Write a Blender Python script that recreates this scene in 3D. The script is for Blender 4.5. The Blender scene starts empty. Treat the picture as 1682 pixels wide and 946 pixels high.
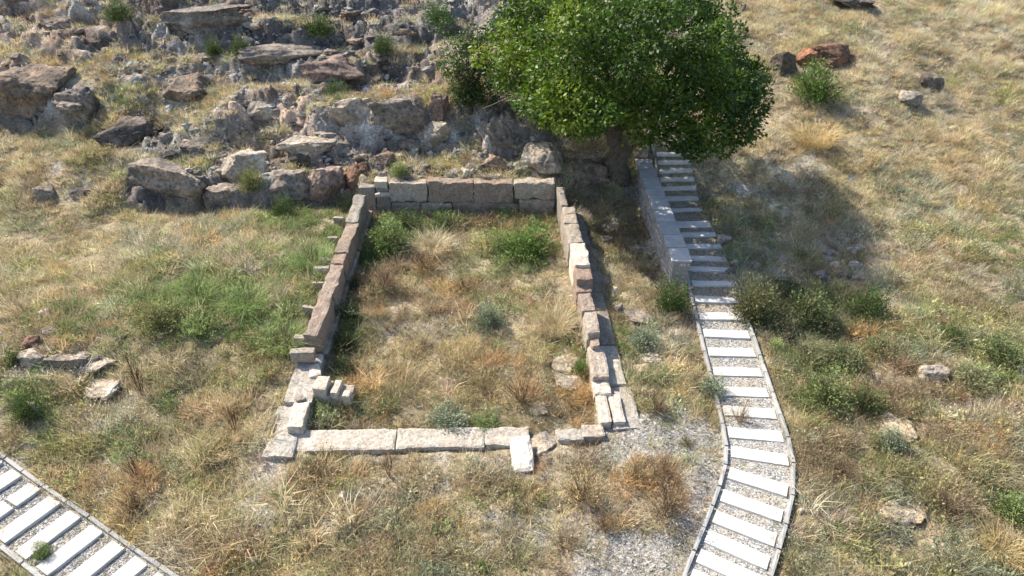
import bpy, math
import numpy as np
from mathutils import Vector

# ------------------------------------------------------------------ camera, sky, sun, exposure
scene = bpy.context.scene
COL = scene.collection
PITCH = math.radians(33.0); ZC = 11.4; FPX = 1136.0
cam_data = bpy.data.cameras.new('camera')
cam = bpy.data.objects.new('camera', cam_data); COL.objects.link(cam)
cam_data.sensor_width = 36.0; cam_data.lens = 36.0 * FPX / 1682.0
cam_data.clip_end = 600.0
cam.location = (0, 0, ZC); cam.rotation_euler = (math.pi / 2 - PITCH, 0, 0)
scene.camera = cam

SUN_EL = math.radians(46.0); SUN_SH = math.radians(-33.0)      # shadows run to +X and a little towards the camera
world = bpy.data.worlds.new('World'); scene.world = world; world.use_nodes = True
wn = world.node_tree.nodes; wl = world.node_tree.links
sky = wn.new('ShaderNodeTexSky'); sky.sky_type = 'NISHITA'; sky.sun_disc = False
sky.sun_elevation = SUN_EL
sun_vec = Vector((-math.cos(SUN_SH) * math.cos(SUN_EL), -math.sin(SUN_SH) * math.cos(SUN_EL), math.sin(SUN_EL)))
sky.sun_rotation = math.atan2(sun_vec.x, sun_vec.y)
sky.air_density = 1.0; sky.dust_density = 1.5
wl.new(sky.outputs[0], wn['Background'].inputs[0]); wn['Background'].inputs[1].default_value = 0.125
sun_data = bpy.data.lights.new('sun', 'SUN'); sun_data.energy = 4.4; sun_data.angle = math.radians(0.55)
sun_data.color = (1.0, 0.92, 0.79)
sun = bpy.data.objects.new('sun', sun_data); COL.objects.link(sun)
sun.rotation_euler = sun_vec.to_track_quat('Z', 'Y').to_euler(); sun.location = (-20, 20, 30)
scene.view_settings.view_transform = 'Standard'; scene.view_settings.look = 'None'
scene.view_settings.exposure = 1.12; scene.view_settings.gamma = 1.0
scene.view_settings.use_curve_mapping = False
scene.render.engine = 'CYCLES'
scene.cycles.use_denoising = True
scene.cycles.use_adaptive_sampling = True; scene.cycles.adaptive_threshold = 0.03
scene.cycles.max_bounces = 4; scene.cycles.diffuse_bounces = 2; scene.cycles.transmission_bounces = 2
scene.cycles.transparent_max_bounces = 4

rng = np.random.default_rng(7)

# ------------------------------------------------------------------ numpy noise
def _hash(ix, iy, iz, s):
    h = (ix * 374761393 + iy * 668265263 + iz * 2147483647 + s * 974711) & 0xFFFFFFFF
    h = ((h ^ (h >> 13)) * 1274126177) & 0xFFFFFFFF
    h = ((h ^ (h >> 16)) * 2246822519) & 0xFFFFFFFF
    return ((h ^ (h >> 15)) & 0xFFFFFF) / float(0xFFFFFF)

def vnoise(x, y, z=None, s=0):
    x = np.asarray(x, float); y = np.asarray(y, float)
    xi = np.floor(x).astype(np.int64); yi = np.floor(y).astype(np.int64)
    u = x - xi; v = y - yi
    u = u * u * u * (u * (u * 6 - 15) + 10); v = v * v * v * (v * (v * 6 - 15) + 10)
    def plane(zi):
        a = _hash(xi, yi, zi, s); b = _hash(xi + 1, yi, zi, s)
        c = _hash(xi, yi + 1, zi, s); d = _hash(xi + 1, yi + 1, zi, s)
        return (a * (1 - u) + b * u) * (1 - v) + (c * (1 - u) + d * u) * v
    if z is None:
        return plane(np.zeros_like(xi)) * 2 - 1
    z = np.asarray(z, float); zi = np.floor(z).astype(np.int64); w = z - zi
    w = w * w * (3 - 2 * w)
    return (plane(zi) * (1 - w) + plane(zi + 1) * w) * 2 - 1

def fbm(x, y, z=None, s=0, o=4, g=0.5):
    t = 0; a = 1.0; n = 0; f = 1.0
    for k in range(o):
        t = t + a * vnoise(x * f + 17.3 * k, y * f - 9.1 * k, None if z is None else z * f + 5.7 * k, s + k)
        n += a; a *= g; f *= 2.03
    return t / n * 1.6

def worley(x, y, z=None, s=0):
    """distance to the nearest cell point, gap to the second nearest, and a random value per cell"""
    x = np.asarray(x, float); y = np.asarray(y, float); flat = z is None
    z = np.zeros_like(x) if flat else np.asarray(z, float)
    xi, yi, zi = (np.floor(v).astype(np.int64) for v in (x, y, z))
    d1 = np.full(x.shape, 9.0); d2 = np.full(x.shape, 9.0); cid = np.zeros(x.shape)
    for dx in (-1, 0, 1):
        for dy in (-1, 0, 1):
            for dz in ((0,) if flat else (-1, 0, 1)):
                a, b, c = xi + dx, yi + dy, zi + dz
                qx = a + .12 + .76 * _hash(a, b, c, s + 1); qy = b + .12 + .76 * _hash(a, b, c, s + 2); qz = 0 if flat else c + .12 + .76 * _hash(a, b, c, s + 3)
                d = (x - qx) ** 2 + (y - qy) ** 2 + (0 if flat else (z - qz) ** 2)
                r = _hash(a, b, c, s + 4); m = d < d1
                d2 = np.where(m, d1, np.minimum(d2, d)); cid = np.where(m, r, cid); d1 = np.where(m, d, d1)
    return np.sqrt(d1), np.sqrt(d2) - np.sqrt(d1), cid

def sst(a, b, x):
    t = np.clip((np.asarray(x, float) - a) / (b - a), 0, 1)
    return t * t * (3 - 2 * t)

def band(a, b, e, x):
    return sst(a - e, a + e, x) * (1 - sst(b - e, b + e, x))

# ------------------------------------------------------------------ the lie of the land
def base_z(y): return 0.07 * (np.asarray(y, float) - 11.1)

LEDGES = [  # crest line (x, y), height, x-ranges in which it is a cliff
    ([(-40, 22.5), (-13.5, 21.5), (-9, 21.6), (-5.4, 21.9), (-5.1, 21.62), (1.6, 21.62), (2.3, 22.1), (4, 22.9), (8, 23.5), (40, 24)], 1.0, [(-13.3, 3.2)]),
    ([(-40, 23.6), (-11, 23.3), (-5, 23.2), (3, 23.0), (40, 25)], 0.3, [(-14.5, 3.0)]),
    ([(-40, 25.2), (-20, 25.3), (-15.5, 25.2), (-12, 24.8), (-8, 24.5), (-4, 24.5), (-1, 24.3), (1, 24.0), (3, 24.6), (6, 26), (40, 26.5)], 1.0, [(-24, -15.8), (-10.8, 2)]),
    ([(-40, 27.2), (-12, 26.8), (-4, 26.7), (2, 27), (40, 28.5)], 0.75, [(-26, -19), (-11, -2.5)]),
    ([(-40, 29.0), (-15, 28.7), (-4, 28.5), (4, 29), (40, 30.5)], 0.85, [(-30, -3)]),
    ([(-40, 30.9), (-15, 30.8), (-4, 30.6), (4, 31), (40, 32.5)], 0.7, [(-30, 1)]),
    ([(-40, 33), (0, 33), (40, 35)], 0.8, [(-32, 0)]),
]
def land0(x, y):
    """height and rockiness of the hillside before the room and the footpaths are cut in"""
    x = np.asarray(x, float); y = np.asarray(y, float)
    z = base_z(np.minimum(y, 60.0))
    fr = 1 - 0.42 * sst(3.0, 9.0, x)
    wob = 0.55 * fbm(x * 0.45, y * 0.45, s=3, o=3)
    steep = np.zeros_like(z)
    behind = band(-5.2, 1.7, 0.15, x)
    for k, (line, h, cl) in enumerate(LEDGES):
        yi = np.interp(x, [p[0] for p in line], [p[1] for p in line])
        m = np.zeros_like(z)
        for a, b in cl: m = np.maximum(m, band(a, b, 0.5, x))
        w = 3.4 * (1 - m) + (0.75 + 0.5 * (k > 1)) * m
        wb = wob * (1.3 if k else (1 - behind) * 0.45)
        t = (y - yi + wb) / w
        z = z + h * fr * sst(-0.5, 0.5, t)
        steep = np.maximum(steep, m * np.exp(-np.clip((y - yi + wb - 0.1) / 0.75, -6, 6) ** 2))
    z = z + fr * (0.10 * np.clip(y - 31, 0, 12) + 0.16 * np.clip(y - 36, 0, 60)) + 0.16 * np.clip(-np.abs(y - 0) * 0 + (x < -20) * (-(x + 20)), 0, 40) * 0.3
    # gentle lift of the ground left of the room, hollow roll elsewhere
    z = z + 0.42 * sst(-5.1, -5.5, x) * sst(12.3, 14.8, y) * (1 - sst(19.5, 21.5, y)) * (1 - 0.5 * sst(-9, -16, x))
    z = z + 0.15 * band(-7, -5.3, .3, x) * band(10.7, 13.3, .5, y)
    z = z + 0.16 * fbm(x * 0.22, y * 0.22, s=11, o=2) * sst(5.5, 8.5, np.hypot(x + 1.6, (y - 16) * 0.8))
    zone = (1 - sst(0.8, 4.0, x + 0.8 * fbm(x * .6, y * .6, s=22, o=2))) * sst(np.where(x < -5.2, 20.9, 21.6), np.where(x < -5.2, 21.3, 22.3), y)
    zone = zone * np.where(x < -13.2, sst(24.2, 25.2, y + (x + 13) * 0.05), 1.0)
    nz = fbm(x * 0.55, y * 1.1, s=31, o=4)
    rock = np.clip(zone * sst(0.1, 0.5, steep * .9 + 0.75 * nz + 0.02 + 0.3 * sst(26.5, 29.5, y)), 0, 1)
    return z, rock, zone

# right footpath centre line (world x, y) and half width, from the lie of the ground seen in the photograph
PATH_R = np.array([(5.70, 26.2), (5.86, 24.4), (5.98, 22.0), (6.02, 20.2), (5.98, 18.2), (5.86, 16.6), (5.80, 14.97), (5.72, 13.4), (5.62, 12.1), (5.50, 10.93), (5.33, 10.3), (5.02, 9.66), (4.66, 9.0), (4.28, 8.35), (3.85, 7.6), (3.2, 6.4), (2.5, 5.2)])
PATH_L = np.array([(-15.9, 12.65), (-13.7, 11.4), (-11.57, 10.2), (-9.9, 9.26), (-8.3, 8.36), (-6.66, 7.43), (-5.0, 6.5), (-3.6, 5.7)])
HW_R, HW_L = 0.66, 0.60
def resample(P, n=160):
    d = np.r_[0, np.cumsum(np.hypot(*np.diff(P, axis=0).T))]
    s = np.linspace(0, d[-1], n)
    q = np.c_[np.interp(s, d, P[:, 0]), np.interp(s, d, P[:, 1])]
    for _ in range(6): q[1:-1] = (q[:-2] + 2 * q[1:-1] + q[2:]) / 4
    return q
CR = resample(PATH_R); CLn = resample(PATH_L)
def smooth1(a, n):
    for _ in range(n): a[1:-1] = (a[:-2] + a[1:-1] * 2 + a[2:]) / 4
    return a
ZR = smooth1(land0(CR[:, 0], CR[:, 1])[0], 30); ZL = smooth1(land0(CLn[:, 0], CLn[:, 1])[0], 30)
def near_path(x, y, C, Z):
    sh = np.shape(x); xf = np.ravel(x); yf = np.ravel(y)
    d = np.full(xf.shape, 1e9); zz = np.zeros(xf.shape)
    for (cx, cy), cz in zip(C, Z):
        e = (xf - cx) ** 2 + (yf - cy) ** 2
        m = e < d; d[m] = e[m]; zz[m] = cz
    return np.sqrt(d).reshape(sh), zz.reshape(sh)

# ------------------------------------------------------------------ terrain height field
def axis(a0, a1, step, lo, hi):
    core = np.arange(a0, a1, step)
    left = []; v = a0; s = step
    while v > lo: s *= 1.18; v -= s; left.append(v)
    right = []; v = core[-1]; s = step
    while v < hi: s *= 1.18; v += s; right.append(v)
    return np.r_[left[::-1], core, right]
GX = axis(-25, 22, 0.085, -160, 160); GY = axis(7, 36, 0.085, -60, 200)
XX, YY = np.meshgrid(GX, GY)
Z0, ROCK, ZONE = land0(XX, YY)
ROOM = band(-4.95, 2.0, 0.08, XX) * band(11.0, 21.5, 0.1, YY)
floor = base_z(YY) - 0.06 + 0.07 * fbm(XX * .5, YY * .5, s=40, o=2) + 0.10 * band(15.2, 16.0, .4, YY)
ZZ = Z0 * (1 - ROOM) + floor * ROOM
# hollow between the room and the new wall, footing trench right of the room
ZZ = ZZ - 0.24 * band(2.7, 4.55, 0.25, XX) * band(16.6, 22.6, 0.8, YY)
tr = band(1.75, 2.55, 0.1, XX) * band(12.5, 21.6, 0.3, YY)
ZZ = ZZ - 0.06 * tr
dR, zR = near_path(XX[:, :], YY, CR[::2], ZR[::2]); dL, zL = near_path(XX, YY, CLn[::2], ZL[::2])
fR = 1 - sst(HW_R + 0.05, HW_R + 0.7, dR); ZZ = ZZ * (1 - fR) + (zR - 0.05) * fR
fL = 1 - sst(HW_L + 0.05, HW_L + 0.8, dL); ZZ = ZZ * (1 - fL) + (zL - 0.05) * fL
ROCK = ROCK * (1 - ROOM) * (1 - fR)
# rock relief: strata and crags, grass hummocks elsewhere
wx_, wy_ = XX + .5 * fbm(XX * .8, YY * .8, s=56, o=3), YY + .35 * fbm(XX * .8, YY * .8, s=57, o=3)
_, e1, c1 = worley(wx_ * .8, wy_ * 1.5, s=300); _, e2, c2 = worley(wx_ * 2.1, wy_ * 3.3, s=310); _, e3, c3 = worley(wx_ * 4.4, wy_ * 5.6, s=320)
crag = .44 * (c1 - .5) + .26 * (c2 - .5) + .13 * (c3 - .5) - .20 * (1 - sst(0, .12, e1)) - .09 * (1 - sst(0, .16, e2)) + .12 * fbm(XX * 1.1, YY * 1.6, s=51, o=4)
zr = ZZ + crag - 0.08
st = 0.34; q = zr / st + 0.3 * fbm(XX * .7, YY * .7, s=55, o=2); fq = q - np.floor(q)
zs = (np.floor(q) + sst(0.66, 0.95, fq)) * st - 0.1 * fbm(XX * .7, YY * .7, s=55, o=2)
zr = .55 * zr + .45 * zs; zs = zr
ZZ = ZZ * (1 - ROCK) + (0.3 * zr + 0.7 * zs) * ROCK
hum = (0.05 * fbm(XX * 1.3, YY * 1.3, s=61, o=3) + 0.02 * fbm(XX * 5, YY * 5, s=62, o=2)) * (1 - fR) * (1 - fL) * (1 - ROCK)
ZZ = ZZ + hum

def H(x, y):
    x = np.clip(np.asarray(x, float), GX[1], GX[-2]); y = np.clip(np.asarray(y, float), GY[1], GY[-2])
    i = np.clip(np.searchsorted(GX, x) - 1, 0, len(GX) - 2); j = np.clip(np.searchsorted(GY, y) - 1, 0, len(GY) - 2)
    u = (x - GX[i]) / (GX[i + 1] - GX[i]); v = (y - GY[j]) / (GY[j + 1] - GY[j])
    return (ZZ[j, i] * (1 - u) + ZZ[j, i + 1] * u) * (1 - v) + (ZZ[j + 1, i] * (1 - u) + ZZ[j + 1, i + 1] * u) * v
def grid_at(A, x, y):
    i = np.clip(np.searchsorted(GX, x) - 1, 0, len(GX) - 2); j = np.clip(np.searchsorted(GY, y) - 1, 0, len(GY) - 2)
    return A[j, i]

def ray(px, py):
    u = (px - 841) / FPX; v = (473 - py) / FPX
    return np.array([u, math.cos(PITCH) + v * math.sin(PITCH), -math.sin(PITCH) + v * math.cos(PITCH)])
_T = np.linspace(8, 70, 3200)
def pick(px, py):
    """the spot of ground that the photograph shows at a pixel"""
    d = ray(px, py)
    x = _T * d[0]; y = _T * d[1]; z = ZC + _T * d[2]
    k = np.argmax(z < H(x, y))
    return np.array([x[k], y[k], z[k]]), _T[k]
def at_plane(px, py, up=0.0):
    d = ray(px, py); t = (ZC - up + 0.07 * 11.1) / (0.07 * d[1] - d[2])
    return np.array([0, 0, ZC]) + t * d

# ground kinds: loose grey gravel, bare pale soil
def blobs(lst, x, y):
    m = np.zeros_like(x)
    for px, py, rx, ry, a in lst:
        p, _ = pick(px, py)
        m = np.maximum(m, a * np.exp(-(((x - p[0]) / rx) ** 2 + ((y - p[1]) / ry) ** 2) ** 1.5))
    return m
GRAVEL_SPOTS = [(1130, 720, 1.1, .9, 1), (1050, 730, 1.0, .6, 1), (1180, 800, .55, .8, 1), (1165, 860, .6, .6, 1), (1110, 690, .9, .5, 1), (1000, 890, .8, .4, .45), (1090, 910, .9, .6, .9), (880, 890, .6, .3, .35),
                (960, 930, .8, .4, .4), (1130, 870, .6, .8, .8), (1040, 690, .3, .5, .7), (680, 870, .5, .3, .45), (820, 860, .4, .25, .5)]
SOIL_SPOTS = [(440, 795, .45, .7, 1), (415, 830, .5, .4, .9), (455, 765, .35, .5, 1), (700, 755, 2.6, .12, .5), (1100, 780, 1.6, 1.6, .7), (1000, 900, 1.3, .7, .35), (1500, 500, 1.5, .5, .6), (1560, 520, .9, .4, .6), (700, 545, 2.2, .35, .8), (560, 215, 2, .5, .5), (980, 430, .7, 1.2, .6), (1000, 360, .6, .9, .6), (1300, 290, 1.3, 1.4, .6), (1250, 330, 1, 1, .5), (1260, 420, .6, .6, .5),
              (300, 830, 1, .3, .4), (700, 255, 1.8, .5, .6), (600, 240, 1.2, .5, .5), (330, 225, 2, .6, .4), (1180, 640, .4, .5, .4)]
nz1 = fbm(XX * 1.2, YY * 1.2, s=71, o=4)
GRAV = np.clip(sst(.12, .75, blobs(GRAVEL_SPOTS, XX, YY) + 0.42 * nz1) * (1 - ROOM), 0, 1)
SOIL = np.clip(sst(.2, .6, blobs(SOIL_SPOTS, XX, YY) + 0.28 * nz1), 0, 1)

# ------------------------------------------------------------------ mesh and node helpers
def np_mesh(name, V, faces, smooth=False, attrs=None):
    """faces: (n,k) int array or list of such arrays"""
    me = bpy.data.meshes.new(name)
    V = np.asarray(V, np.float32); me.vertices.add(len(V)); me.vertices.foreach_set('co', V.ravel())
    fl = faces if isinstance(faces, list) else [faces]
    fl = [np.asarray(f, np.int32) for f in fl if len(f)]
    idx = np.concatenate([f.ravel() for f in fl]); tot = np.concatenate([np.full(len(f), f.shape[1], np.int32) for f in fl])
    me.loops.add(len(idx)); me.loops.foreach_set('vertex_index', idx)
    me.polygons.add(len(tot)); me.polygons.foreach_set('loop_start', np.r_[0, np.cumsum(tot)[:-1]].astype(np.int32))
    me.polygons.foreach_set('loop_total', tot)
    me.update(calc_edges=True)
    me.polygons.foreach_set('use_smooth', np.full(len(tot), smooth))
    for k, a in (attrs or {}).items():
        a = np.asarray(a, np.float32)
        if a.ndim == 1:
            me.attributes.new(k, 'FLOAT', 'POINT').data.foreach_set('value', a)
        else:
            me.attributes.new(k, 'FLOAT_COLOR', 'POINT').data.foreach_set('color', np.c_[a, np.ones(len(a))].astype(np.float32).ravel())
    return me
def put(name, me, mat=None, parent=None, loc=None, rot=None, scale=None, color=None):
    o = bpy.data.objects.new(name, me); COL.objects.link(o)
    if mat is not None and me is not None and not me.materials: me.materials.append(mat)
    if parent is not None: o.parent = parent
    if loc is not None: o.location = loc
    if rot is not None: o.rotation_euler = rot
    if scale is not None: o.scale = scale
    if color is not None: o.color = (*color, 1)
    return o
def tag(o, label=None, cat=None, group=None, kind=None):
    if label: o['label'] = label
    if cat: o['category'] = cat
    if group: o['group'] = group
    if kind: o['kind'] = kind
    return o
def empty(name, loc=(0, 0, 0)):
    o = bpy.data.objects.new(name, None); COL.objects.link(o); o.location = loc; o.empty_display_size = 0.2
    return o

class NT:
    def __init__(s, name):
        s.m = bpy.data.materials.new(name); s.m.use_nodes = True
        s.n = s.m.node_tree.nodes; s.l = s.m.node_tree.links; s.b = s.n['Principled BSDF']
        s.b.inputs['Specular IOR Level'].default_value = 0.2; s.b.inputs['Roughness'].default_value = 0.9
        s.pos = s.n.new('ShaderNodeNewGeometry').outputs['Position']
    def noise(s, scale, detail=4, rough=0.6, vec=None, out='Fac', dist=0.0):
        t = s.n.new('ShaderNodeTexNoise'); t.inputs['Scale'].default_value = scale; t.inputs['Detail'].default_value = detail
        t.inputs['Roughness'].default_value = rough; t.inputs['Distortion'].default_value = dist
        s.l.new(vec or s.pos, t.inputs['Vector']); return t.outputs[out]
    def vor(s, scale, feature='F1', out='Distance', vec=None):
        t = s.n.new('ShaderNodeTexVoronoi'); t.feature = feature; t.inputs['Scale'].default_value = scale
        s.l.new(vec or s.pos, t.inputs['Vector']); return t.outputs[out]
    def ramp(s, fac, stops):
        r = s.n.new('ShaderNodeValToRGB'); e = r.color_ramp.elements
        while len(e) < len(stops): e.new(0.5)
        for el, (p, c) in zip(e, stops): el.position = p; el.color = (*c, 1) if len(c) == 3 else c
        s.l.new(fac, r.inputs[0]); return r.outputs[0]
    def mix(s, fac, a, b, mode='MIX'):
        x = s.n.new('ShaderNodeMix'); x.data_type = 'RGBA'; x.blend_type = mode
        for sock, v in ((x.inputs[0], fac), (x.inputs[6], a), (x.inputs[7], b)):
            if isinstance(v, bpy.types.NodeSocket): s.l.new(v, sock)
            elif isinstance(v, (int, float)): sock.default_value = v
            else: sock.default_value = (*v, 1)
        return x.outputs[2]
    def math(s, op, a, b=0.0, c=0.0):
        x = s.n.new('ShaderNodeMath'); x.operation = op
        for sock, v in zip(x.inputs, (a, b, c)):
            if isinstance(v, bpy.types.NodeSocket): s.l.new(v, sock)
            else: sock.default_value = v
        return x.outputs[0]
    def attr(s, name, typ='GEOMETRY', out='Color'):
        a = s.n.new('ShaderNodeAttribute'); a.attribute_name = name; a.attribute_type = typ; return a.outputs[out]
    def objcol(s): 
        a = s.n.new('ShaderNodeObjectInfo'); return a.outputs['Color']
    def objrand(s):
        a = s.n.new('ShaderNodeObjectInfo'); return a.outputs['Random']
    def bump(s, h, strength=0.5, dist=0.02):
        b = s.n.new('ShaderNodeBump'); b.inputs['Strength'].default_value = strength; b.inputs['Distance'].default_value = dist
        s.l.new(h, b.inputs['Height']); s.l.new(b.outputs[0], s.b.inputs['Normal'])
    def color(s, c):
        if isinstance(c, bpy.types.NodeSocket): s.l.new(c, s.b.inputs['Base Color'])
        else: s.b.inputs['Base Color'].default_value = (*c, 1)
        return s.m

# ------------------------------------------------------------------ materials
def rock_color(t):
    """weathered limestone: pale lichen crust, grey body, rusty stains, dark pits"""
    n1 = t.noise(1.3, 4, .65)
    body = t.ramp(n1, [(.32, (.10, .092, .087)), (.48, (.195, .182, .168)), (.54, (.24, .20, .165)), (.66, (.32, .305, .28))])
    n2 = t.noise(7, 4, .72)
    return t.mix(1.0, body, t.ramp(n2, [(.33, (.42, .40, .39)), (.5, (1, 1, 1)), (.6, (1.15, 1.14, 1.1)), (.66, (1.75, 1.75, 1.68))]), 'MULTIPLY'), n2
def make_terrain_mat():
    t = NT('hillside'); m = t.attr('mask'); sep = t.n.new('ShaderNodeSeparateColor'); t.l.new(m, sep.inputs[0])
    c = t.attr('tone')
    cell = t.vor(26, out='Color'); hs = t.n.new('ShaderNodeSeparateColor'); t.l.new(cell, hs.inputs[0])
    grav = t.ramp(hs.outputs[0], [(0, (.17, .16, .145)), (.5, (.34, .325, .295)), (1, (.50, .48, .44))])
    c = t.mix(t.math('MULTIPLY', sep.outputs[1], .75), c, grav)
    f = t.noise(13, 4, .75)
    c = t.mix(1.0, c, t.ramp(f, [(.3, (.45, .44, .43)), (.5, (1, 1, 1)), (.68, (1.6, 1.6, 1.58))]), 'MULTIPLY')
    t.bump(f, .9, .10)
    return t.color(c)
def make_rock_mat():
    t = NT('boulder_rock'); c, n2 = rock_color(t)
    c = t.mix(1.0, c, t.objcol(), 'MULTIPLY')
    t.bump(n2, 1.0, .09)
    return t.color(c)
def make_block_mat():
    t = NT('ancient_block'); n1 = t.noise(1.9, 4, .68, dist=.5); n2 = t.noise(15, 4, .75)
    c = t.ramp(n1, [(.3, (.62, .58, .54)), (.45, (.90, .87, .83)), (.54, (.80, .71, .64)), (.62, (.97, .94, .90)), (.72, (1.1, 1.08, 1.04))])
    c = t.mix(1.0, c, t.ramp(n2, [(.34, (.62, .59, .56)), (.5, (1, 1, 1)), (.68, (1.2, 1.2, 1.18))]), 'MULTIPLY')
    c = t.mix(1.0, c, t.objcol(), 'MULTIPLY')
    t.bump(n2, .8, .04)
    return t.color(c)
def make_slab_mat():
    t = NT('cut_slab')
    c = t.ramp(t.noise(1.7, 5, .65), [(.3, (.40, .39, .365)), (.55, (.50, .49, .47)), (.75, (.57, .565, .545))])
    dirt = t.ramp(t.noise(4.5, 6, .75, dist=.5), [(.5, (0, 0, 0)), (.72, (1, 1, 1))])
    c = t.mix(t.math('MULTIPLY', dirt, .6), c, (.36, .31, .235))
    c = t.mix(1.0, c, t.objcol(), 'MULTIPLY')
    t.bump(t.noise(22, 6, .7), .25, .01)
    return t.color(c)
def make_kerb_mat():
    t = NT('grey_kerb')
    c = t.ramp(t.noise(3, 6, .7), [(.3, (.25, .248, .242)), (.6, (.34, .337, .33)), (.8, (.42, .415, .40))])
    c = t.mix(1.0, c, t.objcol(), 'MULTIPLY')
    t.bump(t.noise(25, 5, .7), .3, .01); return t.color(c)
def make_gravel_mat(name, a, b):
    t = NT(name); cell = t.vor(34, out='Color'); hs = t.n.new('ShaderNodeSeparateColor'); t.l.new(cell, hs.inputs[0])
    c = t.ramp(hs.outputs[0], [(0, a), (1, b)])
    c = t.mix(t.ramp(t.noise(1.3, 3, .7), [(.45, (0, 0, 0)), (.7, (1, 1, 1))]), c, (.36, .31, .23))
    c = t.mix(t.attr('dirt', out='Fac'), c, (.30, .255, .19))
    t.bump(t.vor(34), .8, .02); return t.color(c)
def make_leaf_mat(name, transl=.3, inst=True, vary=.35):
    t = NT(name)
    c = t.attr('col', 'GEOMETRY' if inst == 2 else 'INSTANCER') if inst else t.objcol()
    if inst == 2: vary = 0
    v = t.attr('var', out='Fac')
    k = t.math('MULTIPLY_ADD', v, vary * 2, 1 - vary)
    kk = t.n.new('ShaderNodeCombineColor')
    for i in range(3): t.l.new(k, kk.inputs[i])
    c = t.mix(1.0, c, kk.outputs[0], 'MULTIPLY')
    t.color(c); t.b.inputs['Roughness'].default_value = .7
    tr = t.n.new('ShaderNodeBsdfTranslucent'); t.l.new(c, tr.inputs[0])
    ms = t.n.new('ShaderNodeMixShader'); ms.inputs[0].default_value = transl
    t.l.new(t.b.outputs[0], ms.inputs[1]); t.l.new(tr.outputs[0], ms.inputs[2])
    t.l.new(ms.outputs[0], t.n['Material Output'].inputs[0]); return t.m
def make_tree_leaf_mat():
    t = NT('tree_leaf'); v = t.attr('var', out='Fac')
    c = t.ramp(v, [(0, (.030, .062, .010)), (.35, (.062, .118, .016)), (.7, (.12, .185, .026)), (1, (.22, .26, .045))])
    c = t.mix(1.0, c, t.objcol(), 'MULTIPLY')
    t.color(c); t.b.inputs['Roughness'].default_value = .5; t.b.inputs['Specular IOR Level'].default_value = .35
    tr = t.n.new('ShaderNodeBsdfTranslucent'); t.l.new(t.mix(1.0, c, (1.3, 1.35, .6), 'MULTIPLY'), tr.inputs[0])
    ms = t.n.new('ShaderNodeMixShader'); ms.inputs[0].default_value = .32
    t.l.new(t.b.outputs[0], ms.inputs[1]); t.l.new(tr.outputs[0], ms.inputs[2])
    t.l.new(ms.outputs[0], t.n['Material Output'].inputs[0]); return t.m
def make_bark_mat():
    t = NT('bark'); c = t.ramp(t.noise(6, 6, .7), [(.3, (.045, .036, .028)), (.7, (.16, .13, .10))])
    t.bump(t.noise(14, 6, .7), .8, .04); return t.color(c)
def make_pebble_mat():
    t = NT('pebble'); c = t.attr('col', 'INSTANCER'); return t.color(c)
M = dict(terrain=make_terrain_mat(), rock=make_rock_mat(), block=make_block_mat(), slab=make_slab_mat(), kerb=make_kerb_mat(),
         bed=make_gravel_mat('path_gravel', (.16, .155, .15), (.50, .49, .47)), cover=make_leaf_mat('ground_cover', .38, True), grass=make_leaf_mat('grass_blade', .42, 2),
         leaf=make_leaf_mat('shrub_leaf', .25, False), stem=make_leaf_mat('dry_stem', .05, False, .25), tree=make_tree_leaf_mat(), bark=make_bark_mat(), pebble=make_pebble_mat())

# ------------------------------------------------------------------ the ground
def lut(v, stops):
    p = [a for a, _ in stops]; return np.stack([np.interp(v, p, [c[k] for _, c in stops]) for k in range(3)], -1)
TONE = lut(fbm(XX * 1.9, YY * 1.9, s=201, o=5, g=.62), [(-.6, (.17, .135, .085)), (0, (.30, .247, .16)), (.6, (.40, .335, .225))])
soilc = lut(fbm(XX * 3.1, YY * 3.1, s=202, o=4), [(-.6, (.27, .225, .165)), (0, (.385, .335, .26)), (.6, (.49, .445, .36))])
rockc = lut(fbm(XX * .9, YY * 1.4, ZZ * 1.6, s=203, o=5, g=.6), [(-.7, (.09, .08, .074)), (-.2, (.175, .158, .142)), (.1, (.235, .192, .157)), (.25, (.28, .258, .23)), (.7, (.42, .40, .36))])
rockc *= lut(fbm(XX * .35, YY * .5, s=204, o=3), [(-.5, (.86, .88, .92)), (.1, (1, .98, .95)), (.5, (1.15, .98, .88))])
pale = np.maximum(np.exp(-(((XX + 6) / 4.5) ** 2 + ((YY - 24.5) / .9) ** 2) ** 2), .8 * np.exp(-(((XX + 1.6) / 1.5) ** 2 + ((YY - 24) / .9) ** 2) ** 2))
rockc *= (.98 + 1.0 * pale)[..., None] * (.78 + .5 * (.6 * c1 + .4 * c2))[..., None]
gravc = lut(fbm(XX * 2.3, YY * 2.3, s=205, o=4), [(-.5, (.29, .26, .21)), (.3, (.375, .35, .31))])
TONE = TONE * (1 - SOIL[..., None]) + soilc * SOIL[..., None]
TONE = TONE * (1 - GRAV[..., None]) + gravc * GRAV[..., None]
TONE = TONE * (1 - ROCK[..., None]) + rockc * ROCK[..., None]
ny, nx = ZZ.shape
ii = np.arange(ny * nx).reshape(ny, nx)
gf = np.c_[ii[:-1, :-1].ravel(), ii[:-1, 1:].ravel(), ii[1:, 1:].ravel(), ii[1:, :-1].ravel()]
hill = put('hillside', np_mesh('hillside', np.c_[XX.ravel(), YY.ravel(), ZZ.ravel()], gf, True,
           {'mask': np.c_[ROCK.ravel(), GRAV.ravel(), SOIL.ravel()], 'tone': TONE.reshape(-1, 3)}), M['terrain'])
tag(hill, 'dry grassy hillside with rocky ledges', kind='structure')

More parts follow.
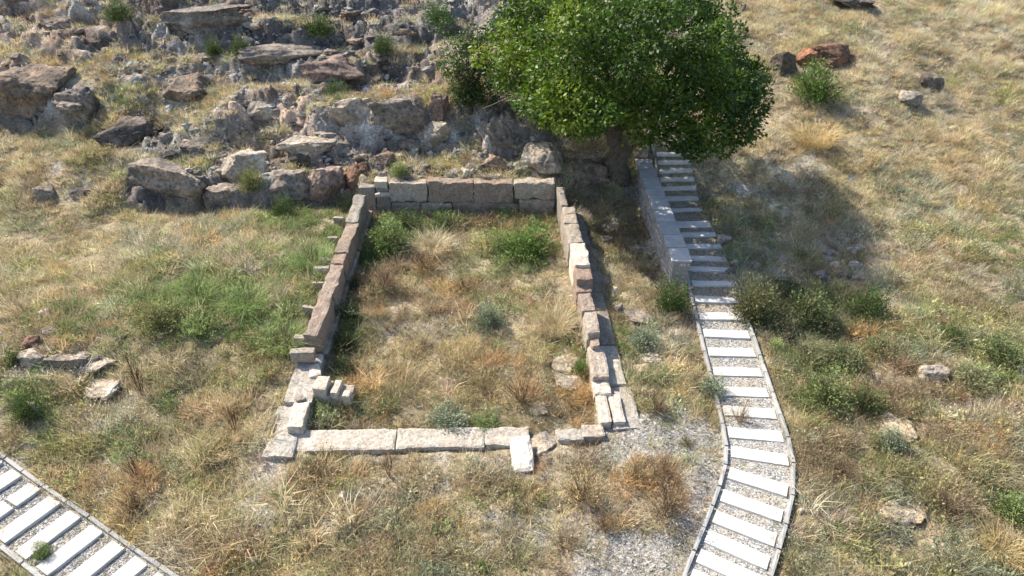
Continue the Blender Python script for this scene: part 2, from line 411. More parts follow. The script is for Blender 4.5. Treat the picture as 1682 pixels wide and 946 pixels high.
# ------------------------------------------------------------------ footpaths
def frame_of(C):
    T = np.gradient(C, axis=0); T /= np.linalg.norm(T, axis=1)[:, None]
    return T, np.c_[T[:, 1], -T[:, 0]]     # N points to the right of travel
def rough_box(L, W, Hh, seed, step=.12, r=.02, rough=.01, chip=.0, taper=0.0):
    """a cut or weathered block, L along X, W along Y, Hh along Z, base centre at the origin"""
    g = np.random.default_rng(seed)
    nxx = max(2, min(34, int(L / step))); nyy = max(2, min(10, int(W / step))); nzz = max(2, min(10, int(Hh / step)))
    key = {}; V = []; Fc = []
    def vid(i, j, k):
        if (i, j, k) not in key: key[(i, j, k)] = len(V); V.append((i / nxx, j / nyy, k / nzz))
        return key[(i, j, k)]
    for i in range(nxx):
        for j in range(nyy):
            Fc.append((vid(i, j, 0), vid(i, j + 1, 0), vid(i + 1, j + 1, 0), vid(i + 1, j, 0)))
            Fc.append((vid(i, j, nzz), vid(i + 1, j, nzz), vid(i + 1, j + 1, nzz), vid(i, j + 1, nzz)))
        for k in range(nzz):
            Fc.append((vid(i, 0, k), vid(i + 1, 0, k), vid(i + 1, 0, k + 1), vid(i, 0, k + 1)))
            Fc.append((vid(i, nyy, k), vid(i, nyy, k + 1), vid(i + 1, nyy, k + 1), vid(i + 1, nyy, k)))
    for j in range(nyy):
        for k in range(nzz):
            Fc.append((vid(0, j, k), vid(0, j, k + 1), vid(0, j + 1, k + 1), vid(0, j + 1, k)))
            Fc.append((vid(nxx, j, k), vid(nxx, j + 1, k), vid(nxx, j + 1, k + 1), vid(nxx, j, k + 1)))
    P = np.array(V); D = np.array([L, W, Hh]); Q = (P - .5) * D
    # round edges: pull in where two or three faces meet
    e = np.minimum(P, 1 - P) * D
    near = np.clip(1 - e / max(r * 3, 1e-4), 0, 1); s = near.sum(1)
    Q -= np.sign(P - .5) * (r * near * np.clip(s - near.max(1), 0, 1)[:, None])
    o = g.uniform(-50, 50, 3)
    for a in range(3):
        n1 = fbm(Q[:, 0] * 3.1 + o[a], Q[:, 1] * 3.1 + o[1], Q[:, 2] * 3.1, s=seed % 97 + a, o=4, g=.6)
        Q[:, a] += rough * n1 * (1 + chip * np.clip(s, 0, 2))
    Q[:, 0] *= 1 - taper * P[:, 2]; Q[:, 1] *= 1 - taper * P[:, 2]
    Q[:, 2] += Hh / 2
    return np_mesh('block', Q, np.array(Fc), False)

def footpath(name, label, C, Z, hw, slab_s, slab_len, step_up, tint, i0, i1, kerb_gap=lambda k, side: False, slab_w=.34, cracked=(), n_paler=0, paler=1.08):
    T, N = frame_of(C)
    S = np.r_[0, np.cumsum(np.hypot(*np.diff(C, axis=0).T))]
    V = np.concatenate([np.c_[C + N * o, Z - .012] for o in (-hw, -hw * .33, hw * .33, hw)]); n = len(C)
    Fc = [(a * n + i, (a + 1) * n + i, (a + 1) * n + i + 1, a * n + i + 1) for a in range(3) for i in range(i0, i1)]
    root = put(name, np_mesh(name, V, np.array(Fc), False, {'dirt': .9 * sst(15.2, 16.8, V[:, 1])}), M['bed']); tag(root, label, kind='structure')
    root.data.polygons.foreach_set('use_smooth', [True] * len(Fc))
    kr = np.random.default_rng(5)
    for side in (-1, 1):
        s = S[i0] + .02; k = 0
        while s < S[i1] - .5:
            ln = kr.uniform(.55, .8)
            if not kerb_gap(s, side):
                xs = [np.interp(s + ln / 2, S, C[:, a]) + side * (hw + .045) * np.interp(s + ln / 2, S, N[:, a]) for a in (0, 1)]
                tx, ty = np.interp(s + ln / 2, S, T[:, 0]), np.interp(s + ln / 2, S, T[:, 1])
                za, zb = np.interp(s, S, Z), np.interp(s + ln, S, Z); c = kr.uniform(.85, 1.12)
                # an outer bend stretches the kerb, an inner bend shortens it
                ca = np.array([np.interp(s, S, C[:, a]) + side * (hw + .045) * np.interp(s, S, N[:, a]) for a in (0, 1)])
                cb = np.array([np.interp(s + ln, S, C[:, a]) + side * (hw + .045) * np.interp(s + ln, S, N[:, a]) for a in (0, 1)])
                l2 = np.hypot(*(cb - ca)); d = (cb - ca) / l2
                put('kerb_stone', rough_box(l2 - .008, .095, .24, 900 + k, .25, .01, .004), M['kerb'], root,
                    (*((ca + cb) / 2), (za + zb) / 2 - .16 + kr.uniform(-.008, .008)), (0, -math.atan2(zb - za, l2) , math.atan2(d[1], d[0])), color=(c, c, c * .99))
            s += ln + .006; k += 1
    for j, s in enumerate(slab_s):
        p = np.array([np.interp(s, S, C[:, a]) for a in (0, 1)]); d = np.array([np.interp(s, S, N[:, a]) for a in (0, 1)])
        z = np.interp(s, S, Z); c = kr.uniform(.93, 1.05) * (paler if j < n_paler else 1)  # slabs of the upper flight get a slightly lighter tone
        w = slab_w[j] if isinstance(slab_w, (list, tuple)) else slab_w
        th = .13
        if j in cracked:
            pieces = [(-.26, .47), (.24, .5)]
        else:
            pieces = [(0, 1.0)]
        for off, fr in pieces:
            put('slab', rough_box(slab_len * fr - .012, w, th, 300 + j * 3 + int(fr * 9), .2, .012, .005), M['slab'], root,
                (p[0] + d[0] * off * slab_len, p[1] + d[1] * off * slab_len, z + step_up - th + kr.uniform(-.008, .008)),
                (kr.normal(0, .008), kr.normal(0, .008), math.atan2(d[1], d[0]) + kr.normal(0, .018)), color=(c * tint[0], c * tint[1], c * tint[2]))
    return root, S
# slabs of the right path at the heights the photograph shows them
SR = np.r_[0, np.cumsum(np.hypot(*np.diff(CR, axis=0).T))]
def s_at_py(py):
    best = None
    a = ZC - ZR; hor = CR[:, 1]
    ang = PITCH - np.arctan2(a, hor); pyy = 473 - FPX * np.tan(ang)
    return float(np.interp(py, pyy[np.argsort(pyy)], SR[np.argsort(pyy)]))
RIGHT_SLABS = [252, 265, 279, 293, 308, 326, 345, 369, 386, 405, 425, 442, 466, 492, 520, 549, 579, 611, 644, 678, 714, 749, 792, 831, 868, 903, 936, 970, 1010]
rs = [s_at_py(p) for p in RIGHT_SLABS]
rw = [.25] * 7 + [.46, .30, .30, .28, .26, .26] + [.36] * 30
path_r, _ = footpath('footpath', 'stepped footpath of pale slabs set in gravel with stone kerbs, climbing beside the ruined room', CR, ZR, HW_R, rs, 1.24, .036, (1, 1, 1), 2, 150,
                     kerb_gap=lambda s, side: side == -1 and s < s_at_py(512), slab_w=rw, n_paler=13)
SL = np.r_[0, np.cumsum(np.hypot(*np.diff(CLn, axis=0).T))]
ls = list(np.arange(.3, SL[-1] - .3, .67))
path_l, _ = footpath('footpath', 'stepped footpath of pale slabs and gravel crossing the lower corner of the grass', CLn, ZL, HW_L, ls, 1.15, .055, (1, 1, 1), 1, 158, cracked=(9,), slab_w=.40)

# ------------------------------------------------------------------ walls of the ruined room
TINT = dict(strip=(.49, .465, .42), brown=(.30, .25, .212), grey=(.31, .29, .262), pale=(.39, .355, .31), red=(.33, .255, .215), white=(.56, .53, .475), dark=(.24, .215, .19), concrete=(.44, .43, .40))
_seed = [1000]
def block(parent, x0, x1, y0, y1, z0, z1, tint, rough=.022, rz=0.0, rx=0.0, ry=0.0, chip=.8, r=.03, name='block', taper=0.0):
    _seed[0] += 1
    L, W, Hh = x1 - x0, y1 - y0, z1 - z0
    c = np.array(TINT[tint]) * rng.uniform(.9, 1.1)
    return put(name, rough_box(L, W, Hh, _seed[0], .06, r * .35, rough * .42, chip, taper), M['block'], parent,
               ((x0 + x1) / 2, (y0 + y1) / 2, z0), (rx, ry, rz), color=tuple(c))
bz = lambda y: float(base_z(y))
# left wall: long upright blocks on a slightly wider footing
wl_ = tag(empty('ruined_wall'), 'left side wall of the ruined room, long weathered brown blocks in one row', 'wall', 'walls of the ruined room')
for y0, y1, t, hh, dx in [(13.86, 15.55, 'brown', .86, 0), (15.57, 16.98, 'brown', .82, .01), (17.02, 17.5, 'red', .80, -.02), (17.53, 19.2, 'brown', .83, .015), (19.23, 20.95, 'grey', .85, -.01)]:
    m = (y0 + y1) / 2
    block(wl_, -5.19 + dx, -4.80 + dx, y0, y1, bz(m) + .18, bz(m) + hh, t, .035, rx=math.atan(.07), chip=1.2)
for y0, y1, t in [(13.9, 15.2, 'grey'), (15.23, 17.0, 'brown'), (17.03, 18.6, 'grey'), (18.63, 21.0, 'brown')]:
    m = (y0 + y1) / 2
    block(wl_, -5.28, -4.70, y0, y1, bz(m) - .3, bz(m) + .21, t, .03, rx=math.atan(.07))
for (px, py, w, d, t) in [(553, 357, .22, .14, 'pale'), (543, 390, .2, .12, 'pale'), (532, 425, .3, .17, 'grey'), (525, 439, .34, .17, 'white'), (519, 464, .25, .1, 'pale'), (505, 505, .28, .12, 'pale'), (491, 553, .28, .16, 'pale'), (493, 576, .5, .22, 'pale')]:
    p = at_plane(px, py, .64)
    block(wl_, p[0] - w / 2, p[0] + w / 2 + .1, p[1] - d / 2, p[1] + d / 2, p[2] - .3, p[2] + .02, t, .02, rz=rng.normal(0, .15), name='tie_stone')
# low front-left footing
wf = tag(empty('ruined_wall'), 'low grey footing at the front left corner, flat top without standing blocks', 'wall', 'walls of the ruined room')
for x0, x1, y0, y1, z, t in [(-5.40, -4.74, 12.2, 13.84, .25, 'concrete'), (-5.50, -4.80, 10.66, 12.197, .15, 'concrete')]:
    block(wf, x0, x1, y0, y1, bz((y0 + y1) / 2) - .35, bz((y0 + y1) / 2) + z, t, .05, rx=math.atan(.07), rz=.03, chip=.4, r=.03, name='footing')
block(wf, -5.0, -4.72, 12.95, 13.4, bz(13.2) + .1, bz(13.2) + .31, 'white', .03, rz=.25)
block(wf, -5.08, -4.72, 11.28, 12.12, bz(11.7) - .1, bz(11.7) + .33, 'white', .02, rz=.06)
block(wf, -5.06, -4.86, 12.1, 12.3, bz(12.2) + .1, bz(12.2) + .36, 'grey', .03, rz=.4)
# front sill
ws = tag(empty('ruined_wall'), 'low pale threshold strip closing the front of the ruined room', 'wall', 'walls of the ruined room')
for x0, x1, dz, ya in [(-4.93, -2.6, 0, 10.90), (-2.597, -.62, .006, 10.92), (-.617, .40, -.004, 10.97)]:
    block(ws, x0, x1, ya + .02 * (x0 + 5), 11.50 + .02 * (x0 + 5), bz(11.2) - .35, bz(11.2) + .115 + dz, 'strip', .035, r=.04, chip=.6, rz=.02, rx=math.atan(.12))
block(ws, 1.0, 1.62, 11.15, 11.55, -.3, .09, 'concrete', .05, rz=.08)
block(ws, 1.60, 2.1, 11.25, 11.62, -.3, .12, 'pale', .04, rz=.04)
# right wall: an uneven row of single blocks stepping down to the front
wr = tag(empty('ruined_wall'), 'right side wall of the ruined room, uneven pinkish blocks stepping down to the front', 'wall', 'walls of the ruined room')
xl = lambda y: 1.50 + (21.2 - y) * .054
def rb(yt, yb, up, t, name='block', low=-.15, rough=.035, w=.40, dx=0.0):
    """a block whose top shows between two pixel rows, standing 'up' above the floor plane"""
    a = at_plane(950, yb, up); c = at_plane(950, yt, up); m = (a[1] + c[1]) / 2
    return block(wr, xl(m) + dx, xl(m) + dx + w, a[1], c[1] - .008, bz(m) + low, bz(m) + up, t, rough, rz=.054, rx=math.atan(.07), chip=1.0, r=.045, name=name)
rb(304, 335, .96, 'grey', w=.24); rb(336, 363, .94, 'pale', w=.42); rb(363, 396, .90, 'pale', w=.44)
rb(396, 433, .93, 'white', w=.46, dx=.02); rb(433, 457, .84, 'red', w=.47, dx=.01); rb(457, 477, .60, 'red', w=.42, dx=.02); rb(477, 508, .76, 'brown', w=.36)
rb(508, 543, .74, 'pale', w=.34, dx=.02); rb(543, 566, .54, 'brown', w=.22, dx=.1); rb(566, 617, .40, 'pale', w=.42); rb(617, 645, .26, 'white', w=.40)
rb(645, 692, .20, 'white', w=.28, rough=.02); rb(645, 692, .19, 'white', w=.28, dx=.32, rough=.02)
for y0, y1, up, t in [(19.0, 21.0, .14, 'grey'), (16.6, 18.99, .13, 'dark'), (14.35, 16.59, .12, 'grey'), (12.9, 14.34, .12, 'concrete')]:
    m = (y0 + y1) / 2
    block(wr, xl(m) + .30, xl(m) + .86, y0, y1, bz(m) - .4, bz(m) + up, t, .03, rz=.054, rx=math.atan(.07), chip=.4, name='footing')
block(wr, xl(12.2) + .30, xl(12.2) + .95, 11.55, 12.89, bz(12.2) - .4, bz(12.2) + .07, 'concrete', .03, rz=.054, rx=math.atan(.07), chip=.4, name='footing')
# back wall: two courses
wb = tag(empty('ruined_wall'), 'back wall of the ruined room, two courses of squared blocks against the bank', 'wall', 'walls of the ruined room')
def bb(x0p, x1p, z0, z1, t, y0=21.3, y1=21.72, rough=.025):
    k = 21.35 / ray(0, 310)[1] / FPX
    return block(wb, (x0p - 841) * k, (x1p - 841) * k - .012, y0, y1, .7 + z0, .7 + z1, t, rough, chip=1.0, r=.035)
bb(588, 616, -.3, .86, 'grey', 21.34); bb(616, 637, .86, 1.12, 'white', 21.3); bb(616, 641, .56, .70, 'white', 21.2, 21.6); bb(617, 638, .71, .85, 'grey', 21.36); bb(616, 641, -.3, .55, 'grey', 21.35)
bb(638, 702, .36, 1.02, 'pale', 21.30, rough=.05); bb(702.5, 778, .30, 1.06, 'brown', 21.31, rough=.05); bb(778.5, 844, .30, 1.03, 'brown', 21.30, rough=.05); bb(844.5, 911, .46, 1.07, 'pale', 21.27, rough=.05)
bb(641, 690, -.3, .355, 'grey', 21.30, rough=.05); bb(690.5, 742, -.3, .295, 'pale', 21.24, rough=.05); bb(742.5, 852, -.3, .295, 'brown', 21.29, rough=.05); bb(852.5, 911, -.3, .455, 'pale', 21.22, rough=.05)
# notched block lying inside the front-left corner
nb = tag(empty('notched_block'), 'pale notched block with stepped cuts inside the front left corner', 'stone block')
def nbk(x0p, x1p, yt, yb, up, t='pale'):
    a = at_plane(x0p, yb, up); b = at_plane(x1p, yb, up); c = at_plane(x0p, yt, up); m = (a[1] + c[1]) / 2
    block(nb, a[0], b[0], a[1], c[1], bz(m) - .2, bz(m) + up, t, .02, rx=.05, rz=-.1, name='piece')
nbk(514, 577, 628, 652, .22); nbk(513, 536, 615, 637, .48, 'white'); nbk(536, 543, 623, 642, .28); nbk(543, 556, 622, 645, .36, 'white'); nbk(556, 562, 630, 646, .26); nbk(562, 575, 640, 651, .3, 'white')

# ------------------------------------------------------------------ new retaining wall with coping beside the stairs
rw_root = tag(empty('retaining_wall'), 'new mortared rubble wall with smooth grey coping slabs beside the stairs', 'wall')
yA, yB = 16.95, 23.4
wx = lambda y: 4.60 + (4.43 - 4.60) * (y - yA) / (yB - yA)       # left face
wtop = lambda y: 1.31 + (1.76 - 1.31) * (y - yA) / (yB - yA)
n = 9; ys = np.linspace(yA, yB, n + 1)
V = []
for y in (yA + .012, yB - .05):
    for x in (wx(y) + .012, wx(y) + .46): V += [(x, y, bz(y) - .5), (x, y, wtop(y) - .06)]
put('core', np_mesh('core', V, np.array([(0, 2, 3, 1), (4, 5, 7, 6), (0, 1, 5, 4), (2, 6, 7, 3), (1, 3, 7, 5)])), M['kerb'], rw_root, color=(.85, .83, .8))
for i in range(n):
    y0, y1 = ys[i], ys[i + 1] - .02; m = (y0 + y1) / 2; c = rng.uniform(.92, 1.1)
    put('coping_slab', rough_box(.585, y1 - y0, .07, 700 + i, .15, .008, .003), M['kerb'], rw_root, (wx(m) + .265, m, wtop(m) - .07), (math.atan(.07), 0, -.026), color=(c * .98, c * 1.0, c * 1.03))
sr = np.random.default_rng(12)
def face_stones(along, count_rows=7):
    pass
row_h = .135
for r_ in range(8):
    y = yA + .02 + sr.uniform(0, .1)
    while y < yB - .1:
        ln = sr.uniform(.2, .5); m = y + ln / 2; zt = wtop(m) - .075 - r_ * row_h
        if zt > bz(m) - .25:
            c = sr.uniform(.8, 1.25); w = sr.uniform(-.03, .01)
            put('stone', rough_box(ln - .014, .10, row_h - .012, 2000 + int(sr.integers(0, 400)), .08, .012, .008), M['block'], rw_root,
                (wx(m) + .05 + w * .5, m, zt - row_h), (0, 0, math.pi / 2 + .026 + sr.normal(0, .012)), color=(.42 * c, .415 * c * sr.uniform(.97, 1.02), .395 * c))
        y += ln
    x = wx(yA) + .03
    while x < wx(yA) + .44:
        ln = min(sr.uniform(.14, .26), wx(yA) + .52 - x); c = sr.uniform(.75, 1.2); zt = wtop(yA) - .075 - r_ * row_h
        put('stone', rough_box(ln - .015, .1, row_h - .016, 2600 + r_ * 5, .08, .02, .012), M['block'], rw_root, (x + ln / 2, yA + .03, zt - row_h), (0, 0, 0), color=(.45 * c, .41 * c, .37 * c))
        x += ln

# ------------------------------------------------------------------ rocks
def ico(level):
    t = (1 + 5 ** .5) / 2
    V = [(-1, t, 0), (1, t, 0), (-1, -t, 0), (1, -t, 0), (0, -1, t), (0, 1, t), (0, -1, -t), (0, 1, -t), (t, 0, -1), (t, 0, 1), (-t, 0, -1), (-t, 0, 1)]
    Fc = [(0, 11, 5), (0, 5, 1), (0, 1, 7), (0, 7, 10), (0, 10, 11), (1, 5, 9), (5, 11, 4), (11, 10, 2), (10, 7, 6), (7, 1, 8), (3, 9, 4), (3, 4, 2), (3, 2, 6), (3, 6, 8), (3, 8, 9), (4, 9, 5), (2, 4, 11), (6, 2, 10), (8, 6, 7), (9, 8, 1)]
    V = [np.array(v, float) / np.linalg.norm(v) for v in V]
    for _ in range(level):
        key = {}; N2 = []
        def mid(a, b):
            k = (min(a, b), max(a, b))
            if k not in key:
                m = V[a] + V[b]; V.append(m / np.linalg.norm(m)); key[k] = len(V) - 1
            return key[k]
        for a, b, c in Fc:
            ab, bc, ca = mid(a, b), mid(b, c), mid(c, a)
            N2 += [(a, ab, ca), (b, bc, ab), (c, ca, bc), (ab, bc, ca)]
        Fc = N2
    return np.array(V), np.array(Fc)
ICO = {k: ico(k) for k in (1, 2, 3, 4, 5)}
def rock_mesh(seed, level=3, boxy=.5, cuts=12, rough=.10, strata=0.0, frac=.16):
    g = np.random.default_rng(seed); V, Fc = ICO[level]; P = V.copy()
    cube = P / np.abs(P).max(1)[:, None]; P = P * (1 - boxy) + cube * boxy * .86
    for _ in range(cuts):
        nrm = g.normal(size=3); nrm /= np.linalg.norm(nrm); d = g.uniform(.55, .92)
        k = np.clip(P @ nrm - d, 0, None); P = P - k[:, None] * nrm
    o = g.uniform(-99, 99, 3)
    n1 = fbm(P[:, 0] * 1.7 + o[0], P[:, 1] * 1.7 + o[1], P[:, 2] * 1.7 + o[2], s=seed % 50, o=5, g=.58)
    n2 = fbm(P[:, 0] * 5 + o[1], P[:, 1] * 5 + o[2], P[:, 2] * 7 + o[0], s=seed % 43 + 9, o=3, g=.6)
    P = P * (1 + rough * n1 - rough * .55 * np.abs(n2))[:, None]
    wq = P * np.array([1.5, 1.5, 2.3]) + o * .13; _, e_, c_ = worley(wq[:, 0], wq[:, 1], wq[:, 2], s=seed % 37)
    P = P * (1 + frac * (c_ - .5) - frac * .3 * (1 - sst(0, .1, e_)))[:, None]
    if strata:
        q = np.sin(P[:, 2] * g.uniform(7, 11) + 2 * vnoise(P[:, 0] * 1.5, P[:, 1] * 1.5, s=seed % 31))
        P[:, :2] *= (1 + strata * q)[:, None]
    return np_mesh('rock', P, Fc, True)
RC = dict(grey=(1.08, 1.02, .95), brown=(1.0, .85, .72), red=(.88, .58, .45), rust=(1.15, .64, .42), pale=(1.55, 1.48, 1.35), dark=(.56, .52, .49), purple=(1.08, .88, .82), white=(1.85, 1.76, 1.6), cream=(1.85, 1.7, 1.35), slate=(.92, .92, .93))
def rock_at(name, bbox, color, label, cat='boulder', depth=.8, level=3, group=None, seed=None, boxy=.5, flat=False, sink=.25, rough=.1, strata=0.0, rz=None, tilt=0.0):
    """a rock filling a pixel box of the photograph, resting on the ground below it"""
    x0, y0, x1, y1 = bbox
    seed = seed if seed is not None else int(x0 * 7 + y0 * 13)
    p, t = pick((x0 + x1) / 2, y1 - (y1 - y0) * (.5 if flat else .12))
    w = (x1 - x0) / FPX * t
    if flat: hgt = max(w * .2, .11); d = (y1 - y0) / FPX * t / .62
    else: hgt = (y1 - y0) / FPX * t * .98; d = w * depth
    z = float(H(p[0], p[1])); g = np.random.default_rng(seed)
    o = put(name, rock_mesh(seed, level + (level == 3), boxy, 12, rough, strata), M['rock'], None, (p[0], p[1] + (0 if flat else d * .32), z + hgt * (.46 - sink)), (tilt, g.normal(0, .06), g.uniform(-.35, .35) if rz is None else rz), (w * .56, d * .56, hgt * .58), RC[color])
    return tag(o, label, cat, group)

rock_at('boulder', (1266, 80, 1308, 127), 'dark', 'rough dark grey boulder at the left of the trio beside the green bush')
rock_at('boulder', (1303, 78, 1340, 114), 'rust', 'orange rust coloured rock in the middle of the trio above the green bush')
rock_at('boulder', (1334, 68, 1397, 114), 'red', 'large rust brown slanting boulder at the right of the trio', level=4)
rock_at('boulder', (1510, 119, 1546, 153), 'dark', 'dark split rock standing alone on the dry upper slope')
rock_at('boulder', (1478, 148, 1514, 177), 'pale', 'small pale grey rock just below the dark split rock')
rock_at('boulder', (1211, 5, 1229, 21), 'dark', 'small dark rock beside the top of the big tree', level=2)
rock_at('boulder', (1370, -6, 1440, 13), 'dark', 'low dark rocks lying along the top edge of the slope')
rock_at('boulder', (1512, 586, 1558, 630), 'pale', 'rounded pale grey stone sunk among weeds right of the path', 'stone', sink=.5)
rock_at('stone', (1440, 684, 1500, 722), 'cream', 'yellowish stone half hidden by weeds right of the path', 'stone', flat=True)
rock_at('stone', (1438, 832, 1532, 864), 'cream', 'flat cream coloured slab of rock in weeds at the lower right', 'stone', flat=True, level=4)
rock_at('stone', (1311, 831, 1321, 846), 'white', 'tiny white stone against the outside of the path kerb', 'stone', level=2)
for i, (b, c, l) in enumerate([((1175, 380, 1203, 407), 'pale', 'pale squarish stone beside the broken stairs'), ((1228, 430, 1250, 446), 'grey', 'small grey stone a step right of the broken stairs'),
        ((1350, 411, 1374, 423), 'slate', 'thin bluish slab topmost in the stone heap'), ((1352, 422, 1375, 434), 'slate', 'bluish stone directly under the topmost slab of the heap'),
        ((1388, 405, 1414, 420), 'pale', 'pale stone at the upper right end of the stone heap'), ((1394, 428, 1418, 449), 'white', 'whitest stone of the heap at the edge of the tree shade'),
        ((1338, 446, 1364, 468), 'slate', 'rounded bluish stone at the lower left of the heap'), ((1364, 432, 1386, 446), 'pale', 'pale stone in the middle of the heap'),
        ((1398, 449, 1421, 463), 'pale', 'low pale stone at the lower right end of the heap'), ((1376, 446, 1394, 458), 'grey', 'small grey stone in the lower middle of the heap'),
        ((1200, 425, 1216, 438), 'pale', 'small pale stone touching the broken stairs'), ((1190, 440, 1212, 452), 'grey', 'grey stone below the broken right edge of the stairs')]):
    rock_at('stone', b, c, l, 'stone', group='stones in the heap by the stairs', level=2)
# left slope
rock_at('boulder', (262, 125, 336, 170), 'brown', 'brown angular boulder perched on the dry terrace', level=4)
rock_at('boulder', (337, 297, 394, 348), 'grey', 'rounded grey boulder in front of the long rock ledge', level=4)
rock_at('boulder', (499, 265, 562, 332), 'purple', 'big rounded purplish boulder beside the back left room corner', level=4, boxy=.25, depth=.9)
rock_at('boulder', (563, 268, 607, 312), 'red', 'red brown rock between the purplish boulder and the back wall', level=3)
rock_at('boulder', (163, 192, 242, 247), 'dark', 'dark layered rock jutting from the left terrace', level=4, strata=.05)
rock_at('rock_ledge', (-40, 98, 118, 205), 'brown', 'overhanging brown crag at the far left with dark hollow beneath', 'rock', level=4, strata=.04, boxy=.7)
rock_at('boulder', (104, 138, 168, 208), 'grey', 'rough grey block leaning against the overhanging crag', level=4)
rock_at('rock_ledge', (203, 260, 350, 334), 'grey', 'long grey rock ledge at the left end of the lowest step', 'rock', level=4, strata=.05, boxy=.75, depth=.5)
rock_at('rock_ledge', (345, 248, 448, 304), 'pale', 'pale topped rock ledge behind the rounded grey boulder', 'rock', level=4, strata=.05, boxy=.7, depth=.6)
rock_at('rock_ledge', (428, 278, 505, 330), 'grey', 'broken grey ledge left of the purplish boulder', 'rock', level=4, strata=.05, boxy=.7, depth=.6)
rock_at('rock_ledge', (440, 220, 552, 260), 'pale', 'low pale shelf of rock above the purplish boulder', 'rock', level=4, strata=.05, boxy=.7, depth=.5)
rock_at('rock_ledge', (378, 158, 485, 200), 'pale', 'pale stepped rock face in the middle of the slope', 'rock', level=4, strata=.05, boxy=.75, depth=.45)
rock_at('rock_ledge', (536, 160, 616, 212), 'pale', 'whitish cliff face beside the dark hollow', 'rock', level=4, boxy=.75, depth=.5)
rock_at('rock_ledge', (606, 150, 705, 225), 'grey', 'broad bluish grey cliff face below the dark leafy tree', 'rock', level=4, boxy=.7, depth=.45)
rock_at('boulder', (700, 146, 735, 205), 'purple', 'upright reddish pillar of rock at the end of the cliff', 'rock', level=3, boxy=.7)
rock_at('rock_ledge', (668, 194, 745, 240), 'white', 'whitish rock toe at the foot of the reddish pillar', 'rock', level=4, boxy=.6, depth=.6)
rock_at('rock_ledge', (478, 92, 606, 140), 'purple', 'reddish ledge of rock above the pale cliff', 'rock', level=4, strata=.06, boxy=.7, depth=.5)
rock_at('rock_ledge', (395, 68, 545, 108), 'grey', 'long grey ledge near the top of the slope', 'rock', level=4, strata=.06, boxy=.75, depth=.4)
rock_at('rock_ledge', (250, 12, 420, 60), 'slate', 'broad dark grey crag along the top of the slope', 'rock', level=4, strata=.05, boxy=.75, depth=.4)
rock_at('boulder', (610, 244, 652, 284), 'brown', 'brown rock on the bank above the white corner stone', level=3)
rock_at('boulder', (778, 12, 842, 55), 'slate', 'dark bluish rock at the top edge left of the big tree', level=4)
rock_at('boulder', (560, 8, 640, 40), 'slate', 'low slate grey rock at the top above the dry gully', level=4, strata=.04)
rock_at('rock_ledge', (858, 236, 925, 292), 'pale', 'knobbly pale crag behind the right end of the back wall', 'rock', level=4, boxy=.4)
rock_at('rock_ledge', (920, 258, 1000, 304), 'brown', 'sunlit tan crag between back wall and tree trunk', 'rock', level=4, boxy=.5, depth=.6)
rock_at('boulder', (780, 250, 842, 292), 'brown', 'brown rubble mound above the middle of the back wall', level=3)
rock_at('stone', (730, 286, 756, 302), 'pale', 'small pale stone on the bank above the back wall', 'stone', level=2)
rock_at('stone', (655, 282, 675, 300), 'grey', 'small grey stone resting behind the back wall top', 'stone', level=2)
rock_at('boulder', (850, 165, 882, 190), 'white', 'pale rock showing through a gap under the tree crown', level=3)
rock_at('boulder', (785, 195, 850, 240), 'grey', 'grey rock face in the shade under the left side of the tree', level=3)
rock_at('stone', (1040, 240, 1070, 262), 'pale', 'pale boulder at the upper end of the new wall', 'stone', level=3)
rock_at('boulder', (52, 305, 92, 332), 'grey', 'grey stone sunk in dry grass at the left', 'stone', level=3)
rock_at('boulder', (108, 308, 152, 328), 'dark', 'low dark stone right of the sunken grey stone', 'stone', level=3)
rock_at('stone', (56, 508, 82, 526), 'pale', 'small pale stone in golden grass at the left', 'stone', level=2)
rock_at('stone', (60, 540, 92, 550), 'pale', 'thin pale slab just above the left rock cluster', 'stone', level=2)
rock_at('rock_ledge', (70, 560, 155, 615), 'grey', 'long broken grey rock of the cluster in the left grass', 'rock', level=4, strata=.07, boxy=.5, depth=.5, tilt=.1, sink=.45)
rock_at('boulder', (28, 575, 72, 603), 'pale', 'pale rock at the lower end of the left cluster', 'rock', level=3)
rock_at('boulder', (30, 555, 62, 578), 'red', 'small reddish rock at the top of the left cluster', 'rock', level=3)
rock_at('boulder', (138, 586, 187, 612), 'white', 'whitish boulder right of the left rock cluster', 'stone', level=3, flat=True)
rock_at('boulder', (138, 620, 198, 655), 'pale', 'pale sloping boulder below the whitish one', 'stone', level=3, flat=True)
rock_at('stone', (38, 655, 64, 690), 'pale', 'upright pale stone beside a green weed at the left', 'stone', level=2)
# loose stones round the room
rock_at('stone', (905, 585, 944, 613), 'cream', 'upper of two flat stones inside the right wall', 'stone', flat=True, boxy=.8)
rock_at('stone', (914, 613, 956, 641), 'white', 'lower of two flat stones inside the right wall', 'stone', flat=True, boxy=.8)
rock_at('stone', (868, 665, 901, 685), 'cream', 'small tan stone on the room floor near the front', 'stone', flat=True, boxy=.7)
rock_at('stone', (1028, 510, 1074, 537), 'grey', 'tilted grey slab between the ruined wall and the new wall', 'stone', flat=True, boxy=.7)
rock_at('stone', (1044, 583, 1087, 598), 'white', 'narrow white stone lying between room and path', 'stone', flat=True, boxy=.8)
rock_at('stone', (1040, 597, 1068, 613), 'cream', 'creamy stone partly covered by weeds below the narrow white one', 'stone', flat=True, boxy=.8)
rock_at('stone', (1000, 470, 1018, 486), 'white', 'small white stone upper one beside the dark footing', 'stone', level=2)
rock_at('stone', (1008, 498, 1024, 514), 'pale', 'small pale stone lower one beside the dark footing', 'stone', level=2)
rock_at('stone', (551, 808, 577, 829), 'white', 'lone white stone in dry grass before the front strip', 'stone', level=3)
rock_at('stone', (868, 711, 922, 745), 'pale', 'broken grey slab beside the leaning white slab', 'stone', flat=True, boxy=.7)
